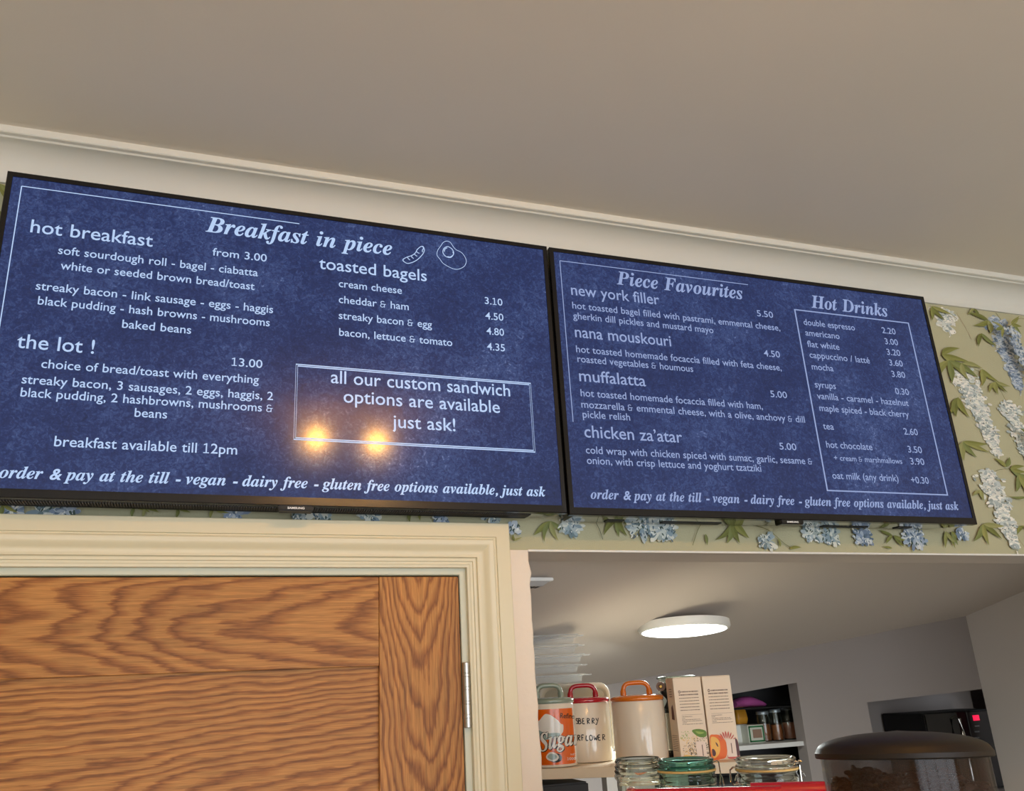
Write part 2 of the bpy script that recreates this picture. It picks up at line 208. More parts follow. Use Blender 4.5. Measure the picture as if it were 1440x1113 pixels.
# ------------------------------------------------------------------ lettering
GL = json.loads('''{"B":[430,[[35,0,-34,0,-34,5,-34,10,-34,15,-20,15,-8,17,0,20,9,24,16,31,22,41,28,51,34,66,39,85,64,180,90,274,115,369,117,375,118,381,119,387,120,392,120,398,120,404,120,414,117,422,109,426,102,430,90,433,73,435,73,440,73,445,73,451,123,451,172,451,222,451,291,451,340,443,370,427,399,411,414,387,414,353,414,296,372,258,289,240,348,221,378,188,378,140,378,116,372,93,359,72,346,50,325,33,295,20,265,7,224,0,171,0,103,0],[198,248,201,248,238,248,267,259,286,280,305,301,315,329,315,364,315,407,294,428,253,428,236,428,226,421,222,406,209,353,195,301,181,249,186,249,190,248,192,248,195,248],[141,22,166,22,199,22,226,34,246,57,266,80,276,111,276,149,276,201,246,227,187,227,184,227,180,227,176,227,162,176,148,125,134,75,131,62,129,52,129,44,129,30]]],"D":[484,[[29,0,-34,0,-34,5,-34,10,-34,15,-20,15,-8,17,0,20,9,24,16,31,22,41,28,51,34,66,39,85,64,180,90,274,115,369,118,382,120,392,120,401,120,413,117,421,109,426,102,430,90,433,73,435,73,440,73,445,73,451,133,451,193,451,253,451,394,451,464,388,464,263,464,227,457,192,442,159,428,126,406,97,378,71,359,54,340,40,320,30,300,19,276,12,250,7,224,2,192,0,155,0,92,0],[154,21,169,21,199,21,226,28,250,43,274,58,295,79,312,105,329,131,343,160,352,194,361,227,366,262,366,298,366,386,331,430,262,430,247,430,236,428,231,422,225,416,221,407,217,394,189,288,161,183,133,78,132,74,131,69,130,62,129,56,128,51,128,49,128,39,131,31,137,27,143,23]]],"F":[410,[[36,0,-34,0,-34,5,-34,10,-34,15,-20,15,-8,17,0,20,9,24,16,31,22,41,28,51,34,66,39,85,64,180,90,274,115,369,117,375,118,381,119,387,120,392,120,398,120,404,120,414,116,422,109,426,101,431,89,434,73,435,73,440,73,445,73,451,191,451,309,451,426,451,418,408,409,366,400,323,394,323,388,323,381,323,381,326,381,329,381,332,381,366,372,390,353,406,334,421,304,428,262,428,248,428,239,426,234,422,229,417,225,409,221,396,208,347,195,297,181,248,185,247,188,247,191,247,195,247,198,247,201,247,230,247,254,253,272,265,290,276,304,295,313,320,319,320,324,320,330,320,314,258,298,197,283,135,278,135,273,135,269,135,269,139,269,143,269,147,269,151,269,154,269,158,269,177,266,192,261,201,255,211,245,218,231,221,218,225,199,226,175,226,162,178,149,130,136,82,132,67,130,55,130,47,130,37,133,29,140,24,148,19,160,16,177,15,177,10,177,5,177,0,107,0]]],"H":[508,[[36,0,-34,0,-34,5,-34,10,-34,15,-20,15,-8,17,0,20,9,24,16,31,22,41,28,51,34,66,39,85,64,180,90,274,115,369,117,375,118,381,119,387,120,392,120,398,120,404,120,414,116,422,109,426,101,431,89,434,73,435,73,440,73,445,73,451,143,451,213,451,283,451,283,445,283,440,283,435,269,435,258,433,249,429,240,426,233,419,228,409,222,399,217,385,212,365,201,328,191,290,181,252,234,252,288,252,341,252,352,291,362,330,373,369,376,382,378,394,378,404,378,414,374,422,367,426,359,431,347,434,330,435,330,440,330,445,330,451,401,451,471,451,541,451,541,445,541,440,541,435,527,435,516,433,508,430,499,427,492,421,487,412,481,402,475,388,470,369,445,273,419,178,394,82,390,66,388,54,388,48,388,37,391,29,399,24,406,19,418,16,435,15,435,10,435,5,435,0,364,0,294,0,224,0,224,5,224,10,224,15,238,15,249,17,258,20,267,24,274,31,280,41,286,51,291,66,297,85,309,131,321,176,333,221,280,221,226,221,173,221,160,175,148,128,136,82,132,66,130,54,130,47,130,27,145,17,177,15,177,10,177,5,177,0,107,0]]],"P":[409,[[36,0,-34,0,-34,5,-34,10,-34,15,-20,15,-8,17,0,20,9,24,16,31,22,41,28,51,34,66,39,85,64,180,90,274,115,369,117,375,118,381,119,387,120,392,120,398,120,404,120,414,117,421,109,426,102,430,90,433,73,435,73,440,73,445,73,451,135,451,197,451,259,451,360,451,410,416,410,346,410,321,402,299,386,278,370,257,350,242,323,231,296,220,254,215,195,215,187,215,179,215,171,215,159,171,148,126,136,82,132,66,130,54,130,47,130,36,133,29,141,24,148,19,160,16,177,15,177,10,177,5,177,0,107,0],[196,238,199,238,236,238,264,249,283,271,302,293,312,323,312,363,312,406,292,428,252,428,241,428,234,425,230,421,226,416,222,407,218,392,205,341,191,290,178,239,182,239,185,238,189,238,192,238]]],"R":[429,[[36,0,-34,0,-34,5,-34,10,-34,15,-20,15,-8,17,0,20,9,24,16,31,22,41,28,51,34,66,39,85,64,180,90,274,115,369,117,375,118,381,119,387,120,392,120,397,120,401,120,413,117,421,109,426,102,430,90,433,73,435,73,440,73,445,73,451,133,451,193,451,253,451,309,451,350,442,376,426,402,410,415,384,415,350,415,322,404,297,382,276,360,255,328,240,286,231,305,174,324,118,343,61,348,45,355,33,364,28,373,22,385,18,400,17,400,12,400,6,400,0,355,0,311,0,266,0,242,74,218,148,194,222,187,222,180,222,173,222,161,176,148,129,136,82,132,67,130,55,130,47,130,36,133,29,141,24,148,19,160,16,177,15,177,10,177,5,177,0,107,0],[194,245,197,245,234,245,262,256,282,278,303,299,313,328,313,364,313,407,293,429,253,429,242,429,235,427,232,424,228,420,225,412,221,399,207,348,193,297,179,246,182,245,185,245,188,245,191,245]]],"S":[369,[[204,-11,154,-11,129,-11,97,-4,58,10,51,13,44,14,38,14,32,14,28,12,24,9,19,6,15,0,9,-7,3,-7,-3,-7,-9,-7,3,43,15,94,26,144,32,144,39,144,45,144,45,143,45,141,45,140,45,98,54,66,71,45,88,23,113,13,145,13,160,13,174,17,187,25,199,33,209,43,217,56,224,69,228,83,228,97,228,111,225,123,218,134,212,146,202,157,190,170,177,183,161,197,142,214,124,231,109,246,98,258,88,271,80,283,76,295,72,307,70,321,70,336,70,361,76,382,88,401,100,420,117,435,137,446,158,457,182,463,208,463,220,463,234,461,248,458,263,455,278,451,296,445,302,443,308,442,312,442,323,442,333,448,342,461,348,461,354,461,360,461,349,415,338,368,328,322,321,322,315,322,308,322,309,325,309,327,309,330,309,332,309,335,309,337,309,357,305,375,298,390,290,405,280,417,267,426,254,435,240,439,224,439,204,439,188,432,174,419,160,405,153,388,153,368,153,355,157,343,166,331,174,318,184,307,197,295,204,288,211,281,219,274,227,267,235,261,242,254,263,235,280,215,293,195,305,174,312,151,312,126,312,83,298,50,270,25,243,1]]],"a":[336,[[75,-9,53,-9,32,-9,14,-1,1,14,-12,29,-19,49,-19,73,-19,97,-14,122,-5,147,4,173,16,197,32,220,47,242,65,261,84,276,113,298,140,310,165,310,193,310,209,295,214,265,218,278,221,290,225,303,249,303,273,303,297,303,278,238,260,173,241,108,237,94,234,82,232,74,229,65,228,59,228,56,228,45,232,40,238,40,250,40,266,56,285,87,290,84,295,81,300,78,266,20,231,-9,197,-9,169,-9,155,6,155,34,155,39,156,45,157,52,158,59,160,67,162,75,145,47,128,26,111,12,94,-2],[74,41,93,41,103,41,113,46,124,56,134,66,143,79,152,95,161,111,169,128,176,147,183,166,189,184,192,202,196,219,198,235,198,248,198,270,189,281,172,281,162,281,152,275,141,264,130,252,119,237,109,219,99,201,90,181,83,159,77,143,72,128,70,115,67,102,65,91,65,81,65,54]]],"b":[322,[[114,-9,77,-9,62,-9,48,-7,34,-3,21,1,10,6,1,12,-7,18,-11,25,-11,31,-11,36,-10,43,-7,52,23,159,53,267,83,375,88,394,91,406,91,412,91,420,88,426,84,429,79,432,71,433,59,433,56,433,52,433,48,433,48,439,48,445,48,451,69,453,91,455,115,458,138,462,163,466,189,470,169,398,149,326,129,255,156,291,186,310,218,310,240,310,257,302,271,286,284,271,291,249,291,221,291,197,286,173,276,148,267,123,254,99,237,77,220,55,201,37,179,23,148,1],[77,15,91,15,103,15,115,19,127,29,139,38,149,50,159,65,169,80,178,97,185,116,193,134,199,152,203,171,207,190,210,207,210,223,210,236,207,246,201,253,196,260,188,263,179,263,161,263,146,253,134,232,127,222,121,209,115,193,109,178,103,159,97,138,90,115,83,92,77,69,72,53,70,41,70,33,70,21]]],"c":[277,[[142,-9,93,-9,60,-9,35,0,17,19,0,38,-9,64,-9,97,-9,130,-1,163,16,195,33,228,57,255,88,277,118,299,149,310,179,310,202,310,221,304,235,291,249,279,257,265,257,249,257,235,253,224,245,216,237,208,227,203,214,203,202,203,193,207,186,213,179,219,176,227,176,238,176,244,178,251,182,258,186,265,189,271,189,275,189,284,183,289,173,289,162,289,151,283,139,270,128,258,117,242,107,223,98,203,90,182,84,161,78,139,75,118,75,99,75,78,79,62,88,51,97,40,109,34,123,34,150,34,177,55,204,96,210,92,216,88,222,83,186,21]]],"d":[334,[[77,-9,55,-9,33,-9,16,-2,3,14,-9,30,-15,52,-15,82,-15,103,-12,125,-4,148,4,171,15,193,29,215,43,236,59,255,78,272,107,297,135,310,164,310,182,310,199,304,213,294,221,323,229,352,238,381,240,388,241,394,242,399,243,404,243,409,243,412,243,420,240,426,234,428,228,431,218,433,205,433,205,439,205,445,205,451,226,453,248,456,271,459,294,462,318,466,343,470,307,341,272,212,237,83,235,74,233,66,232,60,230,55,230,50,230,48,230,43,232,41,238,41,243,41,248,45,255,52,262,60,271,72,281,89,287,85,292,81,297,78,278,49,261,28,246,13,231,-2,215,-9,198,-9,171,-9,157,5,157,35,157,47,159,61,164,76,147,47,130,26,113,12,96,-2],[87,42,96,42,106,42,117,47,127,58,137,69,147,82,156,99,165,116,173,134,180,153,187,172,192,191,196,208,200,225,201,238,201,249,201,272,193,283,177,283,169,283,160,279,149,269,139,259,130,247,120,231,110,216,101,199,93,181,85,162,79,144,74,126,69,108,66,92,66,79,66,67,69,58,75,51,80,45]]],"e":[269,[[140,-9,87,-9,58,-9,34,0,16,19,-2,38,-11,64,-11,98,-11,122,-5,147,6,172,17,196,31,219,49,240,67,261,88,278,109,290,131,303,154,310,176,310,199,310,217,304,230,293,243,282,249,267,249,248,249,221,235,197,207,174,178,151,135,134,79,124,76,112,75,100,75,88,75,72,79,59,87,50,95,40,107,36,122,36,147,36,171,56,195,95,202,91,208,87,214,83,182,21],[95,193,84,146,105,151,124,160,140,171,157,183,170,197,179,212,189,228,193,244,193,260,193,269,191,276,187,280,183,285,178,287,171,287,156,287,142,275,126,252,109,228]]],"f":[193,[[-35,-139,-66,-139,-83,-139,-97,-134,-108,-124,-119,-113,-125,-100,-125,-85,-125,-74,-122,-65,-116,-58,-109,-51,-101,-48,-91,-48,-82,-48,-74,-50,-69,-56,-63,-62,-60,-69,-60,-79,-60,-86,-61,-93,-65,-97,-69,-102,-71,-105,-71,-107,-71,-113,-67,-117,-59,-117,-50,-117,-41,-112,-34,-102,-27,-93,-20,-80,-15,-65,-9,-48,-2,-26,4,3,11,31,18,65,26,104,37,161,48,218,60,275,44,275,29,275,13,275,15,285,17,294,19,303,34,303,50,303,66,303,80,359,100,401,126,428,151,456,180,470,212,470,234,470,251,465,264,456,276,446,282,433,282,418,282,394,270,381,247,381,238,381,230,385,224,391,217,397,214,405,214,413,214,419,216,425,220,430,223,435,225,439,225,442,225,447,221,449,214,449,201,449,189,438,178,415,167,391,156,354,144,303,163,303,182,303,201,303,200,294,199,285,197,275,178,275,159,275,140,275,129,221,117,167,105,113,93,56,80,9,65,-29,50,-66,32,-94,11,-112,-10,-130]]],"g":[298,[[108,-139,77,-139,36,-139,4,-132,-18,-119,-40,-105,-51,-88,-51,-66,-51,-50,-44,-36,-31,-25,-17,-14,4,-4,33,5,9,20,-3,35,-3,51,-3,63,2,73,12,83,21,93,36,103,57,114,41,124,28,135,20,147,13,159,9,173,9,189,9,210,15,230,28,248,41,267,58,282,79,293,101,304,124,310,149,310,185,310,216,299,244,277,263,277,283,277,302,277,301,267,300,258,299,248,286,248,274,248,261,248,262,245,263,241,263,237,264,233,264,229,264,225,264,202,257,182,244,164,231,145,213,131,191,120,169,109,145,104,118,104,107,104,95,105,83,106,72,99,66,91,66,84,66,75,75,68,93,63,105,60,119,56,135,50,151,45,167,39,182,32,197,25,208,17,216,9,227,-4,233,-19,233,-36,233,-56,226,-74,213,-90,199,-105,181,-117,158,-126,135,-135],[96,125,116,125,128,125,139,131,149,142,160,154,168,169,175,188,181,206,185,226,185,246,185,274,175,287,156,287,144,287,132,281,122,269,111,256,102,240,96,222,89,203,86,184,86,164,86,138],[63,-117,85,-117,108,-117,127,-112,141,-102,155,-92,162,-80,162,-66,162,-51,154,-40,138,-32,123,-24,97,-15,60,-4,25,-20,7,-39,7,-62,7,-77,15,-91,30,-101,44,-112]]],"h":[357,[[247,-9,210,-9,180,-9,165,7,165,41,165,51,168,65,173,84,178,103,185,126,194,153,202,176,209,199,217,222,221,233,223,242,223,246,223,256,219,261,210,261,186,261,160,235,131,185,102,133,79,72,63,0,36,0,9,0,-19,0,15,125,48,249,82,374,85,385,87,393,88,399,89,405,90,409,90,411,90,420,88,425,83,428,78,431,70,433,58,433,55,433,51,433,48,433,48,439,48,445,48,451,66,452,87,454,110,457,133,460,159,465,187,470,163,379,139,288,115,197,140,235,163,264,184,282,206,300,228,310,253,310,286,310,303,293,303,259,303,241,296,211,282,170,271,138,261,107,250,75,249,72,248,69,247,65,246,62,246,59,246,57,246,48,249,43,257,43,266,43,283,61,306,98,310,95,315,92,320,89,284,24]]],"i":[194,[[144,371,132,371,119,371,109,376,100,384,92,393,87,403,87,416,87,428,92,439,100,447,109,456,119,460,132,460,144,460,154,456,163,447,172,439,176,428,176,416,176,403,172,393,163,384,154,376],[86,-8,49,-8,34,-8,22,-4,13,5,5,14,1,26,1,41,1,47,2,55,4,64,6,74,8,81,10,87,21,128,33,170,44,211,47,221,49,230,51,237,52,244,53,249,53,254,53,266,44,273,26,273,24,273,21,273,19,273,19,278,19,284,19,289,44,292,67,295,89,299,111,302,131,306,150,310,130,235,109,160,89,85,86,72,84,62,84,55,84,47,88,42,95,42,105,42,121,58,142,90,146,87,151,84,155,81,121,21]]],"j":[178,[[148,371,136,371,123,371,112,376,104,384,95,393,91,403,91,416,91,428,95,439,104,447,112,456,123,460,136,460,148,460,158,456,167,447,176,439,180,428,180,416,180,403,176,393,167,384,158,376],[-28,-140,-66,-140,-86,-140,-102,-135,-115,-125,-127,-115,-134,-102,-134,-87,-134,-75,-131,-66,-124,-59,-118,-52,-110,-49,-99,-49,-90,-49,-82,-52,-76,-58,-70,-64,-66,-71,-66,-80,-66,-88,-68,-94,-72,-98,-76,-103,-78,-107,-78,-110,-78,-115,-73,-118,-64,-118,-53,-118,-44,-111,-38,-99,-31,-87,-24,-68,-17,-42,6,51,30,144,54,237,55,240,56,243,56,245,57,248,57,251,57,254,57,266,48,273,29,273,27,273,25,273,23,273,23,278,22,284,22,289,47,292,71,295,92,299,114,302,134,306,153,310,129,217,106,125,82,32,67,-26,48,-70,25,-98,3,-126]]],"k":[323,[[236,-9,204,-9,183,-9,166,0,154,19,142,39,130,80,120,144,112,138,104,132,96,126,85,84,74,42,63,0,36,0,9,0,-19,0,15,125,48,249,82,374,85,385,87,393,88,399,89,405,90,409,90,411,90,420,88,425,83,428,78,431,70,433,58,433,55,433,51,433,48,433,48,439,48,445,48,451,66,452,87,454,110,457,133,460,159,465,187,470,160,368,133,266,106,165,127,180,144,194,158,206,172,217,183,226,191,234,206,248,213,259,213,267,213,274,210,279,206,281,201,284,192,285,181,286,181,292,181,298,181,304,226,304,272,304,318,304,318,298,318,292,318,286,312,285,306,284,300,282,294,281,289,279,284,276,279,273,269,266,253,254,236,241,215,224,189,201,193,173,197,148,201,128,205,108,209,91,212,79,220,54,229,42,240,42,253,42,265,56,277,83,282,81,287,78,292,76,265,19]]],"l":[173,[[59,-9,40,-9,24,-9,12,-5,3,3,-6,12,-10,24,-10,40,-10,47,-9,54,-8,61,-6,69,-4,77,-2,85,24,180,51,276,77,371,84,394,87,409,87,414,87,427,77,433,58,433,56,433,54,433,52,433,52,439,52,444,52,450,101,456,145,463,183,470,148,342,114,214,79,86,78,81,76,75,75,69,73,62,73,57,73,54,73,45,76,41,83,41,94,41,110,57,131,89,135,85,140,82,144,79,126,49,109,26,93,12,77,-2]]],"n":[357,[[232,-9,213,-9,183,-9,168,7,168,41,168,51,170,65,175,84,180,103,187,126,197,153,205,176,212,199,220,222,224,233,226,242,226,246,226,256,221,261,213,261,190,261,164,237,136,190,122,166,109,139,97,107,85,76,75,40,66,0,39,0,13,0,-14,0,5,70,24,141,42,211,46,223,48,233,50,240,51,247,52,252,52,254,52,266,43,273,24,273,22,273,20,273,18,273,18,278,17,284,17,289,56,294,101,301,151,310,139,271,128,232,116,193,141,233,165,263,187,281,209,300,232,310,256,310,289,310,306,293,306,259,306,252,305,241,301,226,298,211,292,192,285,170,261,97,248,60,248,57,248,48,252,43,260,43,266,43,273,47,279,55,286,63,294,74,304,90,309,87,314,83,319,80,300,50,282,28,266,13,249,-2]]],"o":[316,[[122,-9,96,-9,65,-9,40,0,20,20,0,39,-10,65,-10,98,-10,123,-5,147,6,172,16,197,30,220,48,241,66,262,86,278,107,291,129,303,152,310,175,310,210,310,237,300,256,281,275,262,285,236,285,203,285,179,280,155,270,130,260,105,246,82,228,61,211,40,191,23,168,10,146,-3],[81,13,103,13,114,13,124,19,134,30,143,41,153,56,162,74,170,92,178,111,184,132,191,152,196,172,200,191,204,211,206,227,206,240,206,272,194,288,172,288,162,288,151,283,141,272,131,261,122,247,113,229,104,212,97,193,90,172,84,151,79,131,75,111,71,91,69,74,69,58,69,28]]],"p":[330,[[-24,-139,-79,-139,-79,-133,-79,-127,-79,-121,-66,-121,-57,-119,-51,-114,-45,-109,-40,-103,-37,-95,-34,-88,-32,-79,-30,-71,-4,29,22,129,48,228,50,238,52,246,52,253,52,261,49,267,44,269,38,272,29,273,16,273,16,279,16,285,16,290,41,294,64,297,85,300,106,303,126,306,144,310,138,287,131,264,124,242,159,287,193,310,228,310,249,310,266,302,279,288,291,273,298,252,298,224,298,197,292,170,282,143,271,115,257,90,239,67,221,44,201,25,180,11,158,-2,137,-9,114,-9,97,-9,81,-4,69,6,62,-19,55,-44,48,-69,46,-77,44,-86,44,-97,44,-107,47,-113,54,-116,60,-119,71,-121,86,-122,86,-127,86,-133,86,-139,31,-139],[86,15,102,15,113,15,124,20,135,31,146,41,156,55,165,71,175,88,183,106,190,125,197,144,203,162,207,179,211,197,214,212,214,224,214,236,211,246,206,252,201,259,195,262,187,262,153,262,125,222,103,142,98,121,92,99,86,78,81,59,78,45,78,38,78,22]]],"r":[261,[[13,0,-14,0,5,70,24,141,42,211,46,223,48,233,50,240,51,247,52,252,52,254,52,266,43,273,24,273,22,273,20,273,18,273,18,278,17,284,17,289,56,294,101,301,151,310,139,269,126,229,114,189,125,210,135,228,144,243,154,258,163,271,171,280,180,289,188,297,197,302,205,307,214,310,222,310,247,310,259,295,259,265,259,250,256,239,249,230,242,222,232,218,220,218,207,218,195,224,186,238,184,240,182,241,180,241,167,241,149,219,127,175,116,152,105,126,95,97,84,68,75,36,66,0,39,0]]],"s":[253,[[110,-9,91,-9,75,-9,54,-5,28,5,24,6,20,7,15,7,6,7,-1,3,-7,-7,-13,-6,-18,-5,-24,-4,-18,34,-13,71,-7,109,0,108,6,107,13,105,17,45,40,14,81,14,107,14,120,27,120,52,120,60,118,68,114,77,110,86,104,95,95,106,86,117,77,128,69,138,56,155,46,171,39,185,32,200,28,214,28,228,28,251,37,271,53,286,70,301,91,309,116,309,133,309,154,305,179,298,182,297,184,297,186,296,188,295,190,295,192,295,201,295,208,299,212,307,218,307,224,307,230,307,225,273,220,239,215,205,209,206,203,206,197,207,188,261,167,288,134,288,123,288,114,285,107,278,100,272,97,264,97,255,97,240,106,223,124,202,131,193,139,184,146,176,153,167,159,158,165,149,173,138,179,127,183,116,188,105,190,94,190,82,190,65,186,49,177,36,169,22,157,11,142,3,127,-5]]],"t":[185,[[51,-9,30,-9,0,-9,-15,7,-15,39,-15,43,-15,47,-14,52,-14,58,-13,64,-11,70,8,138,26,206,45,273,34,273,24,273,13,273,13,281,13,289,13,297,60,313,101,347,134,398,143,398,153,398,162,398,152,365,143,333,134,300,151,300,169,300,187,300,184,291,182,282,179,273,162,273,144,273,126,273,110,216,93,160,77,103,74,93,72,84,70,77,68,69,67,62,67,56,67,46,71,41,77,41,88,41,105,59,128,95,133,91,139,88,144,85,125,54,106,30,88,14,70,-1]]],"u":[357,[[70,-9,46,-9,12,-9,-5,7,-5,41,-5,49,-3,60,0,75,4,90,9,108,15,130,22,157,30,184,38,211,43,231,46,246,46,254,46,266,37,273,19,273,17,273,15,273,13,273,13,278,12,284,12,289,30,292,51,294,73,298,96,301,120,305,146,310,124,233,102,156,81,79,77,69,76,60,76,53,76,44,80,40,89,40,111,40,137,64,167,113,196,163,219,225,236,301,262,301,289,301,316,301,272,142,251,61,251,57,251,54,252,51,254,48,256,45,258,44,261,44,267,44,273,48,280,56,284,59,288,64,292,70,296,76,301,83,306,91,311,87,316,84,321,81,302,51,284,29,268,13,251,-2,234,-9,215,-9,201,-9,190,-5,182,4,173,12,169,25,169,40,169,45,173,66,181,103,158,65,136,36,114,18,93,0]]],"v":[284,[[53,-9,48,-9,48,2,48,14,48,26,48,78,47,122,45,155,44,189,41,214,38,229,32,260,21,275,5,274,3,274,1,274,-1,273,-2,279,-2,285,-2,291,31,297,64,303,97,310,103,310,109,290,115,251,120,212,123,168,123,118,123,108,123,98,123,89,137,104,150,119,160,132,170,146,178,158,185,169,198,191,204,205,204,213,204,221,199,230,189,240,180,251,175,261,175,271,175,282,178,292,186,299,193,306,203,310,214,310,226,310,235,306,243,298,250,289,254,279,254,265,254,240,241,207,215,167,190,127,150,81,97,27,86,15,74,3,62,-9,58,-9]]],"y":[281,[[-14,-140,-30,-140,-45,-140,-58,-136,-66,-129,-75,-121,-80,-111,-80,-99,-80,-88,-76,-79,-69,-72,-61,-65,-52,-61,-41,-61,-32,-61,-21,-65,-8,-73,5,-81,14,-85,20,-85,25,-85,31,-83,38,-77,45,-72,52,-65,58,-56,65,-48,71,-39,76,-30,80,-21,83,-13,83,-6,83,0,81,12,79,30,77,47,74,67,70,90,66,112,62,135,58,156,53,178,49,197,44,213,40,229,36,241,33,251,29,260,26,266,24,269,19,275,11,278,-1,277,-4,276,-6,276,-9,276,-9,282,-9,288,-9,294,2,295,13,296,22,298,32,300,41,302,48,304,62,308,75,310,85,310,95,310,104,291,112,254,116,235,121,211,127,181,133,151,140,116,148,75,186,143,205,188,205,211,205,221,199,230,187,238,174,246,168,256,168,269,168,281,172,291,179,298,187,306,197,310,210,310,223,310,233,306,240,298,247,290,251,279,251,265,251,254,247,239,241,219,234,199,225,177,214,152,202,127,189,101,174,74,159,47,143,21,126,-5,109,-30,92,-53,74,-74,55,-94,38,-110,20,-122,3,-134]]],"&s":[780,[[186,-6,158,-6,114,-6,81,5,59,27,37,49,27,77,27,111,27,142,35,166,52,185,68,204,94,215,127,220,127,221,127,222,127,222,103,227,84,238,70,254,56,270,48,291,48,318,48,349,60,376,83,397,106,418,141,428,187,428,214,428,238,424,259,416,279,408,297,398,311,387,302,376,294,364,285,352,270,361,256,369,241,375,226,381,208,384,187,384,161,384,140,378,125,366,109,353,102,336,102,314,102,292,110,274,127,260,143,247,167,240,199,240,267,240,334,240,402,240,402,225,402,211,402,196,378,196,354,196,330,196,330,130,330,65,330,0,313,0,297,0,280,0,280,14,280,28,280,43,263,28,245,16,227,7,209,-1],[133,38,159,38,184,38,206,42,225,52,244,61,263,74,280,90,280,126,280,161,280,196,253,196,226,196,199,196,162,196,133,189,112,176,91,163,81,142,81,112,81,89,87,71,100,58,113,45]]]}''')
def new_curve(off=0):
    c = bpy.data.curves.new('lettering', 'CURVE'); c.dimensions = '2D'; c.fill_mode = 'FRONT'; c.resolution_u = 3; c.offset = off; return c
def curve_geo(data):
    o = bpy.data.objects.new('lettering', data); COL.objects.link(o)
    me = bpy.data.meshes.new_from_object(o.evaluated_get(bpy.context.evaluated_depsgraph_get()))
    g = ([(v.co.x, v.co.y) for v in me.vertices], [tuple(p.vertices) for p in me.polygons])
    bpy.data.objects.remove(o); bpy.data.meshes.remove(me); return g
CACHE = {}
def sans_glyph(ch, off=.0):
    k = (ch, off)
    if ch == '1' and k not in CACHE:      # a one with a flag and a foot, as on the menu
        adv, g = sans_glyph('0', off); h = max(v[1] for v in g[0]); s = .082
        V = [(.20, 0), (.20 + s, 0), (.20 + s, h), (.215, h), (.20, h - .02), (.07, h - .075), (.07, h - .145), (.20, h - .105), (.06, 0), (.42, 0), (.42, .062), (.06, .062)]
        CACHE[k] = (adv, (V, [(0, 1, 2, 3, 4), (4, 5, 6, 7), (8, 9, 10, 11)]))
    if k not in CACHE:
        def wd(s):
            t = bpy.data.curves.new('t', 'FONT'); t.body = s; o = bpy.data.objects.new('t', t); COL.objects.link(o)
            me = bpy.data.meshes.new_from_object(o.evaluated_get(bpy.context.evaluated_depsgraph_get()))
            x = [v.co.x for v in me.vertices]; bpy.data.objects.remove(o); return (max(x) - min(x)) if x else 0
        t = bpy.data.curves.new('t', 'FONT'); t.body = ch; t.offset = off; t.resolution_u = 3
        CACHE[k] = (wd('H' + ch + 'H') - wd('HH'), curve_geo(t))
    return CACHE[k]
def serif_glyph(ch):
    k = ('serif', ch)
    if k not in CACHE:
        adv, spl = GL[ch]; c = new_curve(.004 if ch != '&s' else 0)
        for s in spl:
            sp = c.splines.new('BEZIER'); n = len(s) // 6; sp.bezier_points.add(n - 1); sp.use_cyclic_u = True
            for i in range(n):
                a = [v / 1000 for v in s[i * 6:i * 6 + 6]]; p = sp.bezier_points[i]
                p.handle_left_type = p.handle_right_type = 'FREE'
                p.handle_left = (a[0], a[1], 0); p.co = (a[2], a[3], 0); p.handle_right = (a[4], a[5], 0)
        CACHE[k] = (adv / 1000, curve_geo(c))
    return CACHE[k]
def shear(g, sx, sy, sl, dx=0, dy=0): return ([(x * sx + y * sy * sl + dx, y * sy + dy) for x, y in g[0]], g[1])
def text2d(s, style='sans', off=.006):
    """(verts2d, faces) with the baseline at 0 and the left edge at 0, plus width"""
    x = 0; V = []; Fs = []
    for ch in s:
        if style == 'serif':
            if ch == ' ': x += .215; continue
            if ch in GL and ch != '&s': adv, g = serif_glyph(ch)
            else:
                adv, g = sans_glyph(ch, .022); k = .62; g = shear(g, k, k, .2); adv *= k
        else:
            if ch == ' ': x += .30; continue
            if ch == '&':
                adv, g = serif_glyph('&s'); k = 1.42; g = shear(g, k * .92, k, 0, -.02 * k); adv = .56
            else: adv, g = sans_glyph(ch, off)
        n = len(V); V += [(vx + x, vy) for vx, vy in g[0]]; Fs += [tuple(i + n for i in f) for f in g[1]]; x += adv
    x0 = min(v[0] for v in V); x1 = max(v[0] for v in V)
    return [(a - x0, b) for a, b in V], Fs, x1 - x0
def dense(g, L=.004):
    bm = bmesh.new(); bv = [bm.verts.new((x, y, 0)) for x, y in g[0]]
    for f in g[1]:
        try: bm.faces.new([bv[i] for i in f])
        except ValueError: pass
    bmesh.ops.triangulate(bm, faces=bm.faces)
    for _ in range(6):
        e = [e for e in bm.edges if abs(e.verts[0].co.x - e.verts[1].co.x) > L]
        if not e: break
        bmesh.ops.subdivide_edges(bm, edges=e, cuts=1); bmesh.ops.triangulate(bm, faces=bm.faces)
    bm.verts.index_update(); o = ([(v.co.x, v.co.y) for v in bm.verts], [tuple(v.index for v in f.verts) for f in bm.faces]); bm.free(); return o
def strokes2d(paths, wd):
    """2D line work as thin quads"""
    V = []; Fs = []
    for P in paths:
        m = len(P); closed = P[0] == P[-1]
        for i, p in enumerate(P):
            a = P[i - 1] if i else (P[-2] if closed else P[0]); b = P[i + 1] if i < m - 1 else (P[1] if closed else P[-1])
            dx, dy = b[0] - a[0], b[1] - a[1]; l = math.hypot(dx, dy) or 1
            V += [(p[0] - dy / l * wd / 2, p[1] + dx / l * wd / 2), (p[0] + dy / l * wd / 2, p[1] - dx / l * wd / 2)]
        n = len(V) - 2 * m; Fs += [(n + 2 * i, n + 2 * i + 2, n + 2 * i + 3, n + 2 * i + 1) for i in range(m - 1)]
    return V, Fs
